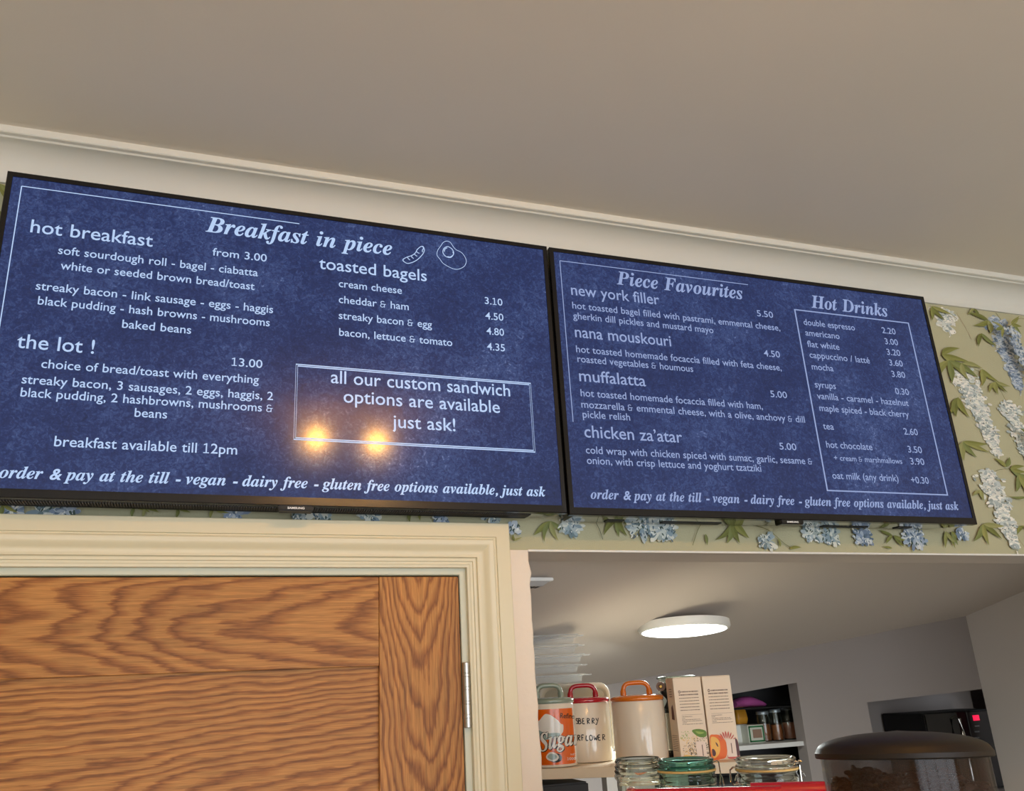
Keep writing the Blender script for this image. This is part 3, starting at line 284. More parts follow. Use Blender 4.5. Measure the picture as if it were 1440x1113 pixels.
def smooth_path(P, n=6, closed=True):
    out = []; m = len(P)
    for i in range(m if closed else m - 1):
        p0, p1, p2, p3 = (P[(i + j - 1) % m] if closed else P[min(max(i + j - 1, 0), m - 1)] for j in range(4))
        for k in range(n):
            t = k / n
            out.append(tuple(.5 * (2 * b + (c - a) * t + (2 * a - 5 * b + 4 * c - d) * t * t + (-a + 3 * b - 3 * c + d) * t ** 3) for a, b, c, d in zip(p0, p1, p2, p3)))
    out.append(out[0] if closed else tuple(P[-1])); return out

# ------------------------------------------------------------------ materials
M_ceil = mat('ceiling_paint', (222, 213, 200), .85, bump=.25, scale=30, var=.04, vscale=3)
M_cove = mat('cornice_paint', (212, 211, 203), .6, bump=.1, scale=12)
M_paper = mat('wallpaper', (180, 176, 144), .7, bump=.3, scale=400, var=.06, vscale=9)
M_print = mat('wallpaper_ink', (255, 255, 255), .7, attr='ink')
M_arch = mat('cream_gloss', (220, 208, 176), .32, bump=.04, scale=20)
M_strip = mat('plaster_paint', (236, 220, 202), .6, bump=.6, scale=60, var=.03, vscale=20)
M_kceil = mat('kitchen_ceiling_paint', (210, 199, 190), .7, bump=.15, scale=20)
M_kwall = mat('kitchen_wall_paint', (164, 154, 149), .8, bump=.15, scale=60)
M_dark = mat('niche_paint_and_shade', (70, 68, 68), .8)  # dark paint of the left recess; stands for shade on the right recess head
M_floor = mat('floor_tiles', (202, 193, 180), .5, var=.15, vscale=3)
M_room = mat('room_paint', (226, 218, 202), .8)
M_black = mat('black_gloss_plastic', (22, 20, 20), .22)
M_blackm = mat('black_plastic', (16, 15, 15), .55)
M_grille = mat('grille_plastic', (58, 52, 50), .45)
M_under = mat('glossy_underside', (40, 42, 38), .12, coat=1)
M_steel = mat('brushed_steel', (190, 186, 180), .3, metal=1)
M_chrome = mat('chrome_wire', (225, 222, 216), .12, metal=1)
M_white = mat('white_enamel', (236, 233, 228), .35)
M_cream = mat('cream_glaze', (232, 220, 202), .12, coat=.6, var=.02)
M_shelf = mat('shelf_melamine', (232, 214, 188), .4)
M_screentext = mat('screen_lettering', (10, 12, 20), .3, emit=(190, 216, 255), es=.90)
M_screentext2 = mat('screen_lettering_dimmed', (10, 12, 20), .3, emit=(158, 176, 222), es=.86)  # dimmer copy: brightness lost at a slanted view is put into the emission
M_ink = mat('black_marker', (24, 24, 30), .4)

def screen_mat(name, dim):
    m = mat(name, (7, 8, 11), .2); nt = m.node_tree; N = nt.nodes; L = nt.links; b = N['Principled BSDF']
    b.inputs['Roughness'].default_value = .115; b.inputs['IOR'].default_value = 1.42
    tc = N.new('ShaderNodeTexCoord'); mp = N.new('ShaderNodeMapping'); L.new(tc.outputs['Object'], mp.inputs[0])
    def noise(s, d, r=.6, dist=0):
        n = N.new('ShaderNodeTexNoise'); n.inputs['Scale'].default_value = s; n.inputs['Detail'].default_value = d
        n.inputs['Roughness'].default_value = r; n.inputs['Distortion'].default_value = dist; L.new(mp.outputs[0], n.inputs['Vector']); return n.outputs['Fac']
    a = noise(5, 3); c = noise(95, 6, .75, 1.2); d = noise(260, 3, .8)
    def mth(op, x, y):
        n = N.new('ShaderNodeMath'); n.operation = op
        for i, v in enumerate((x, y)):
            if hasattr(v, 'links'): L.new(v, n.inputs[i])
            else: n.inputs[i].default_value = v
        return n.outputs[0]
    v = mth('ADD', mth('MULTIPLY', a, .45), mth('ADD', mth('MULTIPLY', c, .75), mth('MULTIPLY', d, .35)))
    r = N.new('ShaderNodeValToRGB'); e = r.color_ramp.elements
    e[0].position = .50; e[0].color = (*lin((26, 33, 62)), 1); e[1].position = .98; e[1].color = (*lin((116, 130, 172)), 1)
    x = e.new(.76); x.color = (*lin((40, 53, 98)), 1); x = e.new(.9); x.color = (*lin((64, 81, 128)), 1)
    L.new(v, r.inputs[0]); L.new(r.outputs[0], b.inputs['Emission Color']); b.inputs['Emission Strength'].default_value = dim
    return m

# ------------------------------------------------------------------ the room
YW = 1.39; YB = YW + .10; ZC = 2.687; ZO = 1.9777; XO = .5222; XD = .394; ZD = 1.9325; XDL = -.480; XR = 2.75
def struct(name, geo, m, smooth=False, parent=None): return tag(obj(name, geo, m, parent, smooth), kind='structure')
wall = struct('wall_back', join(box(-2.2, XDL, YW, YB, 0, ZC), box(XDL, XD, YW, YB, ZD, ZC), box(XD, XO, YW, YB, 0, ZC),
     box(XO, XR, YW, YB, ZO, ZC), box(XR, 3.2, YW, YB, 0, ZC), box(XO, XR, YW, YB, 0, .95)), M_paper)
struct('ceiling', box(-2.2, 3.2, -3.7, YB, ZC, ZC + .1), M_ceil)
struct('floor', box(-2.3, 4.6, -3.7, 4.2, -.1, 0), M_floor)
struct('wall_left', box(-2.3, -2.2, -3.7, 4.2, 0, ZC + .1), M_room)
struct('wall_right', box(3.2, 3.3, -3.7, YB, 0, ZC + .1), M_room)
# shopfront side: piers, head and stall riser round the window
struct('wall_front', join(box(-2.2, -1.6, -3.7, -3.55, 0, ZC), box(2.8, 3.2, -3.7, -3.55, 0, ZC), box(-1.6, 2.8, -3.7, -3.55, 2.6, ZC), box(-1.6, 2.8, -3.7, -3.55, 0, .35)), M_room)
wf = struct('window_1', join(*[box(x - .03, x + .03, -3.54, -3.49, .35, 2.6) for x in (-1.57, -.5, .6, 1.7, 2.77)], box(-1.6, 2.8, -3.54, -3.49, 2.0, 2.06)), M_white)

# plaster cornice
prof = [(YW, 2.614), (YW - .006, 2.614), (YW - .009, 2.621), (YW - .0095, 2.624)]
for i in range(1, 13):
    a = pi / 2 * i / 12; prof.append((YW - .0095 - .048 * (1 - cos(a)), 2.624 + .046 * sin(a)))
prof += [(YW - .060, 2.6725), (YW - .0665, 2.6735), (YW - .068, 2.675), (YW - .068, ZC), (YW, ZC)]
struct('trim_1', extrude_x(prof, -2.2, 3.2), M_cove, smooth=30)
# painted plaster strip beside the door, with its ragged edge
n = 46; edge = []
for i in range(n + 1):
    z = 1.9785 - i * .021; edge.append((XO + random.uniform(-.0012, .0014) + (.003 if 1 < i < 3 else 0), z))
V = []; Fs = []
for x, z in edge:
    V += [(.455, YW - .003, z), (x - .001, YW - .003, z), (x + .001, YW - .001, z), (x + .001, YB, z)]
for i in range(n):
    for k in range(3): Fs.append((i * 4 + k, i * 4 + 4 + k, i * 4 + 5 + k, i * 4 + 1 + k))
Fs.append((0, 1, 2, 3))
struct('trim_2', (V, Fs), M_strip)
# painted soffit and thin bead on the lower edge of the wall above the opening
struct('trim_3', join(box(XO, XR, YW + .002, YB, ZO - .002, ZO + .0005), box(XO - .001, XR, YW - .0025, YW + .004, ZO - .002, ZO + .0012)), M_kceil)
struct('trim_4', bbox(XO, XR, YW - .0035, YW - .0005, ZO - .0015, ZO + .0022, .0008, 1), M_white)

# ------------------------------------------------------------------ wallpaper print (wisteria)
PV = []; PF = []; PC = []; PD = [YW - .0004]
def ink(poly, c):
    """one flat printed shape on the wall, given in wall (x, z)"""
    PD[0] -= .0000012; n = len(PV)
    if max(p[1] for p in poly) > 2.6135: poly = [(x, min(z, 2.6135)) for x, z in poly]
    poly = [(x, max(z, ZO + .0006) if x > XO - .03 else z) for x, z in poly]
    PV.extend([(x, PD[0], z) for x, z in poly]); PF.append(tuple(range(n, n + len(poly)))); PC.append(c)
def wp(px, py): p = at(px, py, YW); return (p.x, p.z)
GREENS = [(134, 136, 72), (146, 146, 84), (116, 120, 62), (124, 132, 78), (152, 152, 98)]
AX = [1.0]
def leaf(x, z, ang, ln, wd, c=None, two=True):
    c = c or random.choice(GREENS); a = radians(ang); d = (cos(a), sin(a)); nrm = (-d[1], d[0])
    bend = random.uniform(-.12, .12); up = []; dn = []
    for i in range(9):
        t = i / 8; h = sin(pi * t ** .8) * wd / 2 * (1 - .25 * t); o = bend * ln * sin(pi * t)
        px = x + d[0] * t * ln + nrm[0] * o; pz = z + d[1] * t * ln + nrm[1] * o
        px = x + (px - x) * AX[0]
        up.append((px + nrm[0] * h * AX[0], pz + nrm[1] * h)); dn.append((px - nrm[0] * h * AX[0], pz - nrm[1] * h))
    mid = [((u[0] + v[0]) / 2, (u[1] + v[1]) / 2) for u, v in zip(up, dn)]
    ink(up + dn[::-1][1:-1], c)
    if two: ink(up + mid[::-1][1:-1], tuple(max(0, v - 12) for v in c))
def sprig(x, z, ang, n, ln, spread=75, c=None):
    ln *= 1.12; spread *= 1.15
    for i in range(n):
        a = ang + (i - (n - 1) / 2) * spread / max(1, n - 1) + random.uniform(-7, 7)
        leaf(x, z, a, ln * random.uniform(.8, 1.1), ln * random.uniform(.22, .31), c)
def stem(P, wd=.0012, c=(112, 112, 66)):
    P = smooth_path(P, 5, False); g = strokes2d([P], wd)
    for f in g[1]: ink([g[0][i] for i in f], c)
WHITE = [(226, 226, 214), (236, 232, 222), (205, 210, 202), (190, 198, 196), (170, 180, 180), (214, 212, 204), (150, 160, 158)]
BLUE = [(156, 170, 188), (136, 152, 176), (182, 192, 202), (118, 134, 156), (204, 208, 208), (168, 180, 194), (98, 116, 136)]
PALE = [(172, 184, 188), (150, 168, 176), (196, 204, 200), (134, 154, 166), (212, 214, 204), (110, 130, 136), (160, 172, 168)]
def petal(x, z, ang, s, c, k=.55):
    P = []; a = radians(ang)
    for i in range(8):
        t = 2 * pi * i / 8; r = s * (1 + .22 * random.uniform(-1, 1)); u, v = r * cos(t), r * k * sin(t) * (1 + .3 * cos(t))
        P.append((x + (u * cos(a) - v * sin(a)) * AX[0], z + u * sin(a) + v * cos(a)))
    ink(P, c)
def raceme(x0, z0, x1, z1, w0, pal, dens=1.0):
    w0 *= 1.15
    ln = math.hypot(x1 - x0, z1 - z0); n = int(ln * w0 * 52000 * dens)
    for i in range(n):
        t = i / n; t = t ** .9; hw = w0 / 2 * (min(1, .55 + t * 3) if t < .15 else 1) * (1 - t * .72)
        o = random.gauss(0, .48); o = max(-1.05, min(1.05, o)) * hw * AX[0] * (1 + .22 * sin(t * 19))
        x = x0 + (x1 - x0) * t + o; z = z0 + (z1 - z0) * t + random.uniform(-.004, .004)
        petal(x, z, random.uniform(0, 180), random.uniform(.0034, .0068), random.choice(pal))
        if random.random() < .30: petal(x + random.uniform(-.003, .003), z, random.uniform(40, 140), random.uniform(.0018, .003), (88, 98, 92), .28)
    for i in range(5):
        petal(x1 + random.uniform(-.003, .003), z1 - i * .004, random.uniform(60, 120), .0022, random.choice(pal))
def rp(a, b, w_, pal, d=1.0):
    p, q = wp(*a), wp(*b); raceme(p[0], p[1], q[0], q[1], w_, pal, d)
def sp(px, py, ang, n, ln, spread=75): x, z = wp(px, py); sprig(x, z, ang, n, ln, spread)
# right of the screens
AX[0] = 1.62
stem([wp(1322, 500), wp(1345, 512), wp(1375, 522), wp(1400, 540), wp(1415, 565)]); stem([wp(1400, 440), wp(1408, 452), wp(1412, 470)], .002)
stem([wp(1392, 680), wp(1400, 663), wp(1420, 660), wp(1440, 664)]); stem([wp(1345, 440), wp(1358, 462), wp(1366, 478)], .0008, (140, 96, 80))
stem([wp(1420, 740), wp(1432, 758), wp(1442, 772)], .0008, (140, 110, 90))
rp((1325, 434), (1334, 466), .055, WHITE); rp((1401, 448), (1433, 548), .052, BLUE, 1.1); rp((1352, 520), (1402, 640), .052, WHITE, 1.1)
rp((1416, 566), (1450, 660), .045, WHITE); rp((1384, 662), (1426, 770), .050, WHITE, 1.2); rp((1446, 500), (1462, 560), .04, BLUE)
sp(1308, 432, -60, 3, .035); sp(1366, 434, -95, 2, .025, 40); sp(1388, 452, 215, 3, .04, 90); sp(1378, 470, -80, 2, .035, 40)
sp(1322, 500, -10, 3, .045, 70); sp(1332, 508, -75, 4, .055, 70); sp(1350, 512, -50, 2, .045, 60); sp(1378, 520, -70, 2, .045, 40); sp(1398, 538, -70, 4, .032, 90)
sp(1352, 622, -50, 4, .045, 80); sp(1345, 560, -100, 3, .05, 40); sp(1412, 658, 100, 2, .03, 60); sp(1418, 660, -20, 3, .035, 60); sp(1430, 668, -70, 4, .045, 70)
sp(1380, 738, -65, 4, .042, 110); sp(1376, 690, -110, 2, .025, 40); sp(1436, 498, -90, 2, .03, 40); sp(1440, 700, 230, 2, .03); sp(1436, 740, -80, 2, .03)
# the strip below the screens
AX[0] = 1.15
def bloom(px, py, r, pal, n=26):
    r *= 1.25; n = int(n * 2.2)
    cx, cz = wp(px, py)
    for i in range(n):
        a = random.uniform(0, 360); d = r * random.uniform(.15, .85); x = cx + d * cos(radians(a)) * 1.2; z = cz + d * sin(radians(a))
        petal(x, z, a, random.uniform(.0055, .0105), random.choice(pal), .46)
    for i in range(n // 2): petal(cx + random.uniform(-r, r), cz + random.uniform(-r, r) * .8, random.uniform(40, 140), random.uniform(.002, .004), random.choice([(64, 84, 78), (84, 104, 120), (228, 230, 224)]), .4)
sp(773, 734, -90, 4, .036, 90); bloom(800, 740, .018, PALE, 22); sp(868, 728, -85, 4, .042, 70); bloom(902, 742, .022, PALE, 30); bloom(930, 745, .024, PALE, 34)
stem([wp(985, 735), wp(978, 750), wp(972, 768)]); sp(990, 752, -90, 1, .02); stem([wp(836, 735), wp(842, 748), wp(846, 760)], .001, (60, 66, 44))
sp(1030, 733, -80, 5, .05, 110); stem([wp(1030, 733), wp(1075, 745), wp(1100, 765), wp(1112, 772)]); bloom(1077, 762, .016, PALE, 16); sp(1095, 770, 100, 1, .016); sp(1108, 773, 5, 1, .022)
bloom(1142, 752, .018, PALE, 24); bloom(1166, 756, .016, PALE, 22); bloom(1210, 756, .018, BLUE, 26); sp(1252, 754, 190, 2, .028, 50); sp(1254, 754, -40, 2, .032, 30); sp(1252, 772, 170, 1, .02)
bloom(1283, 757, .022, BLUE, 34); sp(1327, 748, -75, 3, .035, 50); sp(1335, 748, -60, 2, .03, 30); bloom(1350, 752, .010, BLUE, 12)
sp(722, 762, 60, 2, .014, 60); bloom(721, 745, .008, BLUE, 10); sp(1018, 728, -100, 1, .02)
for px, pal in ((20, BLUE), (60, PALE), (95, BLUE), (330, BLUE), (425, PALE), (450, PALE), (520, PALE), (620, BLUE), (690, PALE)): bloom(px, 718 + px * .013, .012, pal, 14)
for px in (5, 190, 205, 250, 300, 575, 590): sp(px, 712 + px * .014, -60, 2, .02, 60)
sp(2, 262, -70, 3, .03, 60); sp(2, 300, -110, 3, .03, 60)
# the same paper goes on to either side of what the photograph shows
AX[0] = 1.0
def repeat(x0, x1):
    c_ = 0; x = x0
    while x < x1:
        z = 2.56 - (c_ % 2) * .14
        while z > 1.2:
            if not (XDL - .10 < x < XD + .1 and z < 2.35) and not (x > XO - .05 and z < 2.22):
                raceme(x, z, x + .03, z - .13, .05, random.choice([WHITE, BLUE, WHITE]), .6); sprig(x + .01, z + .012, -10, 3, .04, 70); sprig(x - .02, z - .005, 200, 3, .035, 80)
                stem([(x, z), (x + .05, z + .03), (x + .10, z + .01)])
            z -= .29
        x += .16; c_ += 1
repeat(-1.95, -.52); repeat(1.86, 3.1)
pr_ = obj('wallpaper_print', (PV, PF), M_print, wall); pr_['kind'] = 'stuff'
me = pr_.data; ca = me.color_attributes.new('ink', 'FLOAT_COLOR', 'CORNER')
for p, c in zip(me.polygons, PC):
    cc = (*lin(c), 1)
    for li in p.loop_indices: ca.data[li].color = cc

# ------------------------------------------------------------------ door, lining, architrave, hinge
def frame_sweep(profile, top, right, left, bottom):
    """sweep an outline (u inward from the outer edge, d out of the wall) round the door opening with mitred corners"""
    rings = []
    for i, (cx, cz) in enumerate(((left, bottom), (left, top), (right, top), (right, bottom))):
        ix = 1 if i < 2 else -1
        rings.append([(cx + ix * u, YW - d, cz - (u if i in (1, 2) else 0)) for u, d in profile])
    return loft(rings)
ap = [(0, 0), (0, .045), (.0012, .0462), (.0245, .0462), (.0252, .042), (.0278, .042), (.0285, .0455), (.031, .0472), (.036, .0462), (.041, .0425), (.0455, .037), (.050, .033), (.0545, .0315),
      (.0550, .0345), (.0590, .0345), (.0600, .0300), (.0612, .0285), (.0655, .0280), (.0662, .0245), (.0700, .0240), (.0715, .0225), (.0752, .0215), (.0758, .0200), (.0758, 0)]
ap = [(u * 1.02, d * .70) for u, d in ap]
AT, AR, AL = 2.0214, .4768, -.5620
struct('trim_5', frame_sweep(ap, AT, AR, AL, 0), M_arch, smooth=28)
lin_p = [(0, -.1), (0, .0035), (.0105, .0035), (.0115, .0025), (.0115, -.1)]
M_lining = mat('lining_gloss', (206, 206, 186), .35)
struct('trim_6', frame_sweep(lin_p, AT - .0773 + .0005, AR - .0773 + .0005, AL + .0773 - .0005, 0), M_lining, smooth=28)
DT, DR, DL, DY = 1.9300, .3868, -.4724, 1.3895; SX = .2455; RZ = 1.7815
do = empty('door_1', ((DR + DL) / 2, DY, .006)); do['kind'] = 'structure'; do['label'] = 'panelled oak door inside the cream architrave'
ok_rail = oak('oak_top_rail', 0, .35, 1.86 - .006, .30, 62, 3.0); ok_stile = oak('oak_stile', 2, 2.30, .318 - .0, .17, 105, 8.0); ok_panel = oak('oak_panel', 0, .75, 1.60, .16, 95, 21.0)
RO = (DR + DL) / 2
def re_off(m, dx):      # grain centre given in room x, the parts' coordinates start at the door's middle
    return m
obj('stile', bbox(SX, DR, DY, DY + .035, .006, DT, .0007, 1), oak('oak_right_stile', 2, 2.35, .318 - RO, .11, 150, 8.0), do)
obj('stile', bbox(DL, DL + .13, DY, DY + .035, .006, DT, .0007, 1), oak('oak_left_stile', 2, 2.2, -.37 - RO, .17, 105, 5.0), do)
obj('top_rail', bbox(DL + .13, SX - .0006, DY + .0003, DY + .035, RZ, DT, .0007, 1), oak('oak_top_rail', 0, .62 - RO, 1.852 - .006, .15, 72, 3.4), do)
obj('rail', bbox(DL + .13, SX - .0006, DY + .0003, DY + .035, .82, .98, .0007, 1), ok_rail, do)
obj('rail', bbox(DL + .13, SX - .0006, DY + .0003, DY + .035, .006, .22, .0007, 1), ok_rail, do)
obj('panel', box(DL + .125, SX + .004, DY + .010, DY + .025, .97, RZ + .004), oak('oak_upper_panel', 0, .95 - RO, 1.575 - .006, .10, 105, 23.5), do)
obj('panel', box(DL + .125, SX + .004, DY + .010, DY + .025, .21, .83), ok_panel, do)
hx = .3935; hy = 1.3815; zt, zb = at(656.5, 932, hy).z, at(659, 1024, hy).z; hh = (zt - zb)
hg = obj('hinge', join(lathe([(.0052, 0), (.0066, .001), (.0066, hh - .001), (.0052, hh)], 16, (hx, hy, zb)), box(hx - .003, hx + .003, hy, DY + .02, zb + .002, zt - .002)), M_steel, do, smooth=True)
fr = [0, .145, .20, .355, .405, .575, .625, .775, .83, 1]
for i in range(0, 9):
    a, b = zb + hh * fr[i], zb + hh * fr[i + 1]; r = .0069 if i % 2 == 0 else .0073
    obj('knuckle', lathe([(r - .0006, .0004), (r, .0009), (r, b - a - .0009), (r - .0006, b - a - .0004)], 18, (hx, hy, a)), M_steel, hg, smooth=True)

# ------------------------------------------------------------------ televisions
SW, SH = .9415, .5296
def local(tv, px, py):
    W = WORLD[tv.name]; I = W.inverted(); o = I @ ORG; d = (I.to_3x3() @ ray(px, py)); p = o + d * (-o.y / d.y); return p.x, p.z
def flat(tv, g, y, name, m, parent):
    return obj(name, ([(x, y, z) for x, z in g[0]], g[1]), m, parent, local=True)
def television(loc, rz, label, grille):
    t = empty('television', loc, rz); tag(t, label, 'television', 'menu screens above the door and kitchen opening')
    bl, bt, bb = .0088, .0088, .0140
    ou = [(-bl, bt), (SW + bl, bt), (SW + bl, -SH - bb), (-bl, -SH - bb)]; inn = [(0, 0), (SW, 0), (SW, -SH), (0, -SH)]
    V = []; Fs = []
    rings = [[(x, .012, z) for x, z in ou], [(x, -.0012, z) for x, z in ou]]
    o2 = [(-bl + .0012, bt - .0012), (SW + bl - .0012, bt - .0012), (SW + bl - .0012, -SH - bb + .0012), (-bl + .0012, -SH - bb + .0012)]
    rings += [[(x, -.0022, z) for x, z in o2], [(x, -.0018, z) for x, z in inn], [(x, .003, z) for x, z in inn]]
    obj('bezel', loft(rings, cap=False), M_black, t, local=True)
    sc = obj('screen', box(0, SW, 0, .006, -SH, 0), screen_mat('screen_glow', 1.0), t, local=True)
    if grille:
        obj('chassis', bevel(box(.02, .893, .013, .060, -SH - .0125, .004), .004, 1), M_blackm, t, local=True)
        obj('chassis', loft([[(.86, .011, -SH - .0138), (SW, .011, -SH - .0138), (SW, .011, 0), (.86, .011, 0)], [(.86, .056, -SH - .0100), (.918, .056, -SH - .0100), (.918, .056, -.03), (.86, .056, -.03)]]), M_under, t, local=True)
        gr = []
        for i in range(214):
            x = .021 + i * .00405; gr.append(box(x, x + .0022, .0135, .036, -SH - .0152, -SH - .012))
        g = obj('speaker_grille', join(*gr), M_grille, t, local=True); g['kind'] = 'stuff'
    else:
        obj('chassis', loft([[(.004, .011, -SH - .0138), (SW + .004, .011, -SH - .0138), (SW + .004, .011, 0), (.004, .011, 0)], [(.004, .060, -SH - .0130), (.875, .060, -SH - .0130), (.875, .060, -.03), (.004, .060, -.03)]]), M_under, t, local=True)
        for x0, x1, y0, y1 in ((.083, .118, .034, .052), (.205, .335, .040, .056), (.585, .700, .046, .058), (.775, .812, .040, .058)):
            obj('vent', box(x0, x1, y0, y1, -SH - .0146, -SH - .0128), M_blackm, t, local=True)
    lp = obj('logo_plate', bbox(SW / 2 - .0275, SW / 2 + .0275, -.0015, .020, -SH - .0225, -SH - .0115, .002, 2), M_blackm if grille else M_black, t, local=True)
    v, f, w_ = text2d('SAMSUNG', off=.03); s = .027 / w_
    flat(t, ([(SW / 2 - .0135 + x * s, -SH - .0196 + y * s * .82) for x, y in v], f), -.0019, 'logo_lettering', mat('logo_silver', (235, 235, 235), .35), lp)
    return t, sc
tv1, sc1 = television((-.3743, 1.3069, 2.5773), .0126, 'left of the two wall screens, showing the breakfast menu, above the oak door', True)
tv2, sc2 = television((.5882, 1.3147, 2.5737), .0004, 'right of the two wall screens, sandwich favourites and hot drinks menu, above the kitchen opening', False)
# wall brackets behind the screens
for t_, y0 in ((tv1, .06), (tv2, .06)):
    for x in (.3, .6): obj('wall_bracket', box(x, x + .03, y0 - .003, .079 - (0.009 if t_ is tv1 and x > .4 else 0) - (.004 if t_ is tv2 else 0), -.45, -.10), M_blackm, t_, local=True)
SANS, SER = 'sans', 'serif'
L1 = [('Breakfast in piece', 289, 325, 551.5, 360, SER, 1), ('hot breakfast', 42.2, 327, 214.4, 347, SANS, 2), ('from 3.00', 298.6, 359.7, 375, 368, SANS, 3),
 ('soft sourdough roll - bagel - ciabatta', 81.4, 357.2, 362.5, 388.9, SANS, 3), ('white or seeded brown bread/toast', 84.7, 378.6, 357.8, 408.3, SANS, 3),
 ('streaky bacon - link sausage - eggs - haggis', 50, 406.9, 383.9, 441.1, SANS, 3), ('black pudding - hash browns - mushrooms', 52.8, 427.8, 379.2, 459.7, SANS, 3),
 ('baked beans', 171.4, 461.1, 268.6, 469.8, SANS, 3), ('the lot !', 22.8, 489.7, 132, 497.2, SANS, 2), ('13.00', 325.6, 515.6, 368.9, 517, SANS, 3),
 ('choice of bread/toast with everything', 57.5, 518.3, 363.9, 539, SANS, 3), ('streaky bacon, 3 sausages, 2 eggs, haggis, 2', 30, 539.7, 383.9, 562.8, SANS, 3),
 ('black pudding, 2 hashbrowns, mushrooms &', 28.3, 557.8, 383.3, 580, SANS, 3), ('beans', 188.9, 586.5, 234.7, 588.8, SANS, 3), ('breakfast available till 12pm', 75.6, 628.3, 333.3, 639.2, SANS, 4),
 ('order & pay at the till - vegan - dairy free - gluten free options available, just ask', -2, 672.5, 767.3, 698.3, SER, 5),
 ('toasted bagels', 448.5, 378.2, 600.2, 395.7, SANS, 2), ('cream cheese', 476.3, 404.1, 565.2, 413.2, SANS, 6), ('cheddar & ham', 476.3, 426.3, 574.8, 436.2, SANS, 6),
 ('streaky bacon & egg', 476.3, 449.3, 607.5, 461, SANS, 6), ('bacon, lettuce & tomato', 476.8, 472.7, 636.1, 486.7, SANS, 6),
 ('3.10', 681.9, 428.3, 706.7, 429.5, SANS, 6), ('4.50', 682.7, 449.6, 708.1, 450.8, SANS, 6), ('4.80', 684.2, 470.9, 709, 472.1, SANS, 6), ('4.35', 685.1, 492.8, 710.2, 494, SANS, 6),
 ('all our custom sandwich', 465.2, 539.4, 717.5, 557.2, SANS, 7), ('options are available', 483, 566.5, 703.2, 580.8, SANS, 7), ('just ask!', 552, 602.7, 640.5, 605.6, SANS, 7)]
L2 = [('Piece Favourites', 867.6, 401.2, 1045.2, 420, SER, 1), ('new york filler', 803.5, 415.2, 927.5, 428.4, SANS, 2), ('5.50', 1065, 445.6, 1087.5, 446.6, SANS, 3),
 ('hot toasted bagel filled with pastrami, emmental cheese,', 805.1, 435, 1097.2, 464.5, SANS, 3), ('gherkin dill pickles and mustard mayo', 806.2, 449, 1003.5, 468.5, SANS, 3),
 ('nana mouskouri', 809, 474.6, 944.2, 487, SANS, 2), ('4.50', 1074.8, 501.8, 1097.2, 502.6, SANS, 3),
 ('hot toasted homemade focaccia filled with feta cheese,', 810.4, 495.7, 1099.3, 521.5, SANS, 3), ('roasted vegetables & houmous', 812.2, 509.7, 975, 523.1, SANS, 3),
 ('muffalatta', 814.9, 536.6, 908.5, 543.2, SANS, 2), ('5.00', 1084, 559, 1107.2, 560, SANS, 3), ('hot toasted homemade focaccia filled with ham,', 816.7, 557.2, 1072.9, 576.2, SANS, 3),
 ('mozzarella & emmental cheese, with a olive, anchovy & dill', 817.7, 573.2, 1132.3, 595.1, SANS, 3), ('pickle relish', 819.6, 588, 886.3, 591.4, SANS, 3),
 ('chicken za’atar', 822.2, 615.4, 960, 622.8, SANS, 2), ('5.00', 1096.7, 632.6, 1120.4, 633.4, SANS, 3),
 ('cold wrap with chicken spiced with sumac, garlic, sesame &', 824, 637, 1142.8, 654.5, SANS, 3), ('onion, with crisp lettuce and yoghurt tzatziki', 825.4, 651.8, 1071, 664.5, SANS, 3),
 ('order & pay at the till - vegan - dairy free - gluten free options available, just ask', 830.7, 699.9, 1349.2, 719.2, SER, 5),
 ('Hot Drinks', 1141.6, 434.1, 1249.2, 444.4, SER, 8), ('double espresso', 1130.7, 458, 1202.4, 464.2, SANS, 9), ('americano', 1133.1, 472.7, 1180.9, 476.5, SANS, 9), ('flat white', 1135.8, 488.1, 1180.9, 492.2, SANS, 9),
 ('cappuccino / latté', 1138.9, 503.1, 1223.6, 511.6, SANS, 9), ('mocha', 1142, 519.8, 1172.4, 522.6, SANS, 9), ('syrups', 1146.4, 545.1, 1175.8, 547.5, SANS, 9),
 ('vanilla - caramel - hazelnut', 1149.5, 561.1, 1278.2, 571.4, SANS, 9), ('maple spiced - black cherry', 1152.9, 578.6, 1278.6, 587.1, SANS, 9), ('tea', 1158, 603.8, 1173, 604.9, SANS, 9),
 ('hot chocolate', 1162.5, 629.8, 1227.3, 633.5, SANS, 9), ('+ cream & marshmallows', 1173.4, 648.2, 1269, 652.3, SANS, 10), ('oat milk (any drink)', 1171, 673.5, 1263.9, 677.6, SANS, 9),
 ('2.20', 1241, 469.3, 1259.8, 470, SANS, 9), ('3.00', 1245.1, 484.7, 1263.2, 485.5, SANS, 9), ('3.20', 1247.8, 499.7, 1266.6, 500.4, SANS, 9), ('3.60', 1251.2, 514.7, 1270, 515.4, SANS, 9), ('3.80', 1254.7, 530.8, 1273.4, 531.4, SANS, 9),
 ('0.30', 1259.8, 555, 1278.6, 555.6, SANS, 9), ('2.60', 1271.7, 611.7, 1291.2, 612.2, SANS, 9), ('3.50', 1277.5, 636.9, 1297, 637.3, SANS, 9), ('3.90', 1281, 653.7, 1300.4, 654.1, SANS, 9), ('+0.30', 1282, 680, 1306.6, 680.6, SANS, 9)]
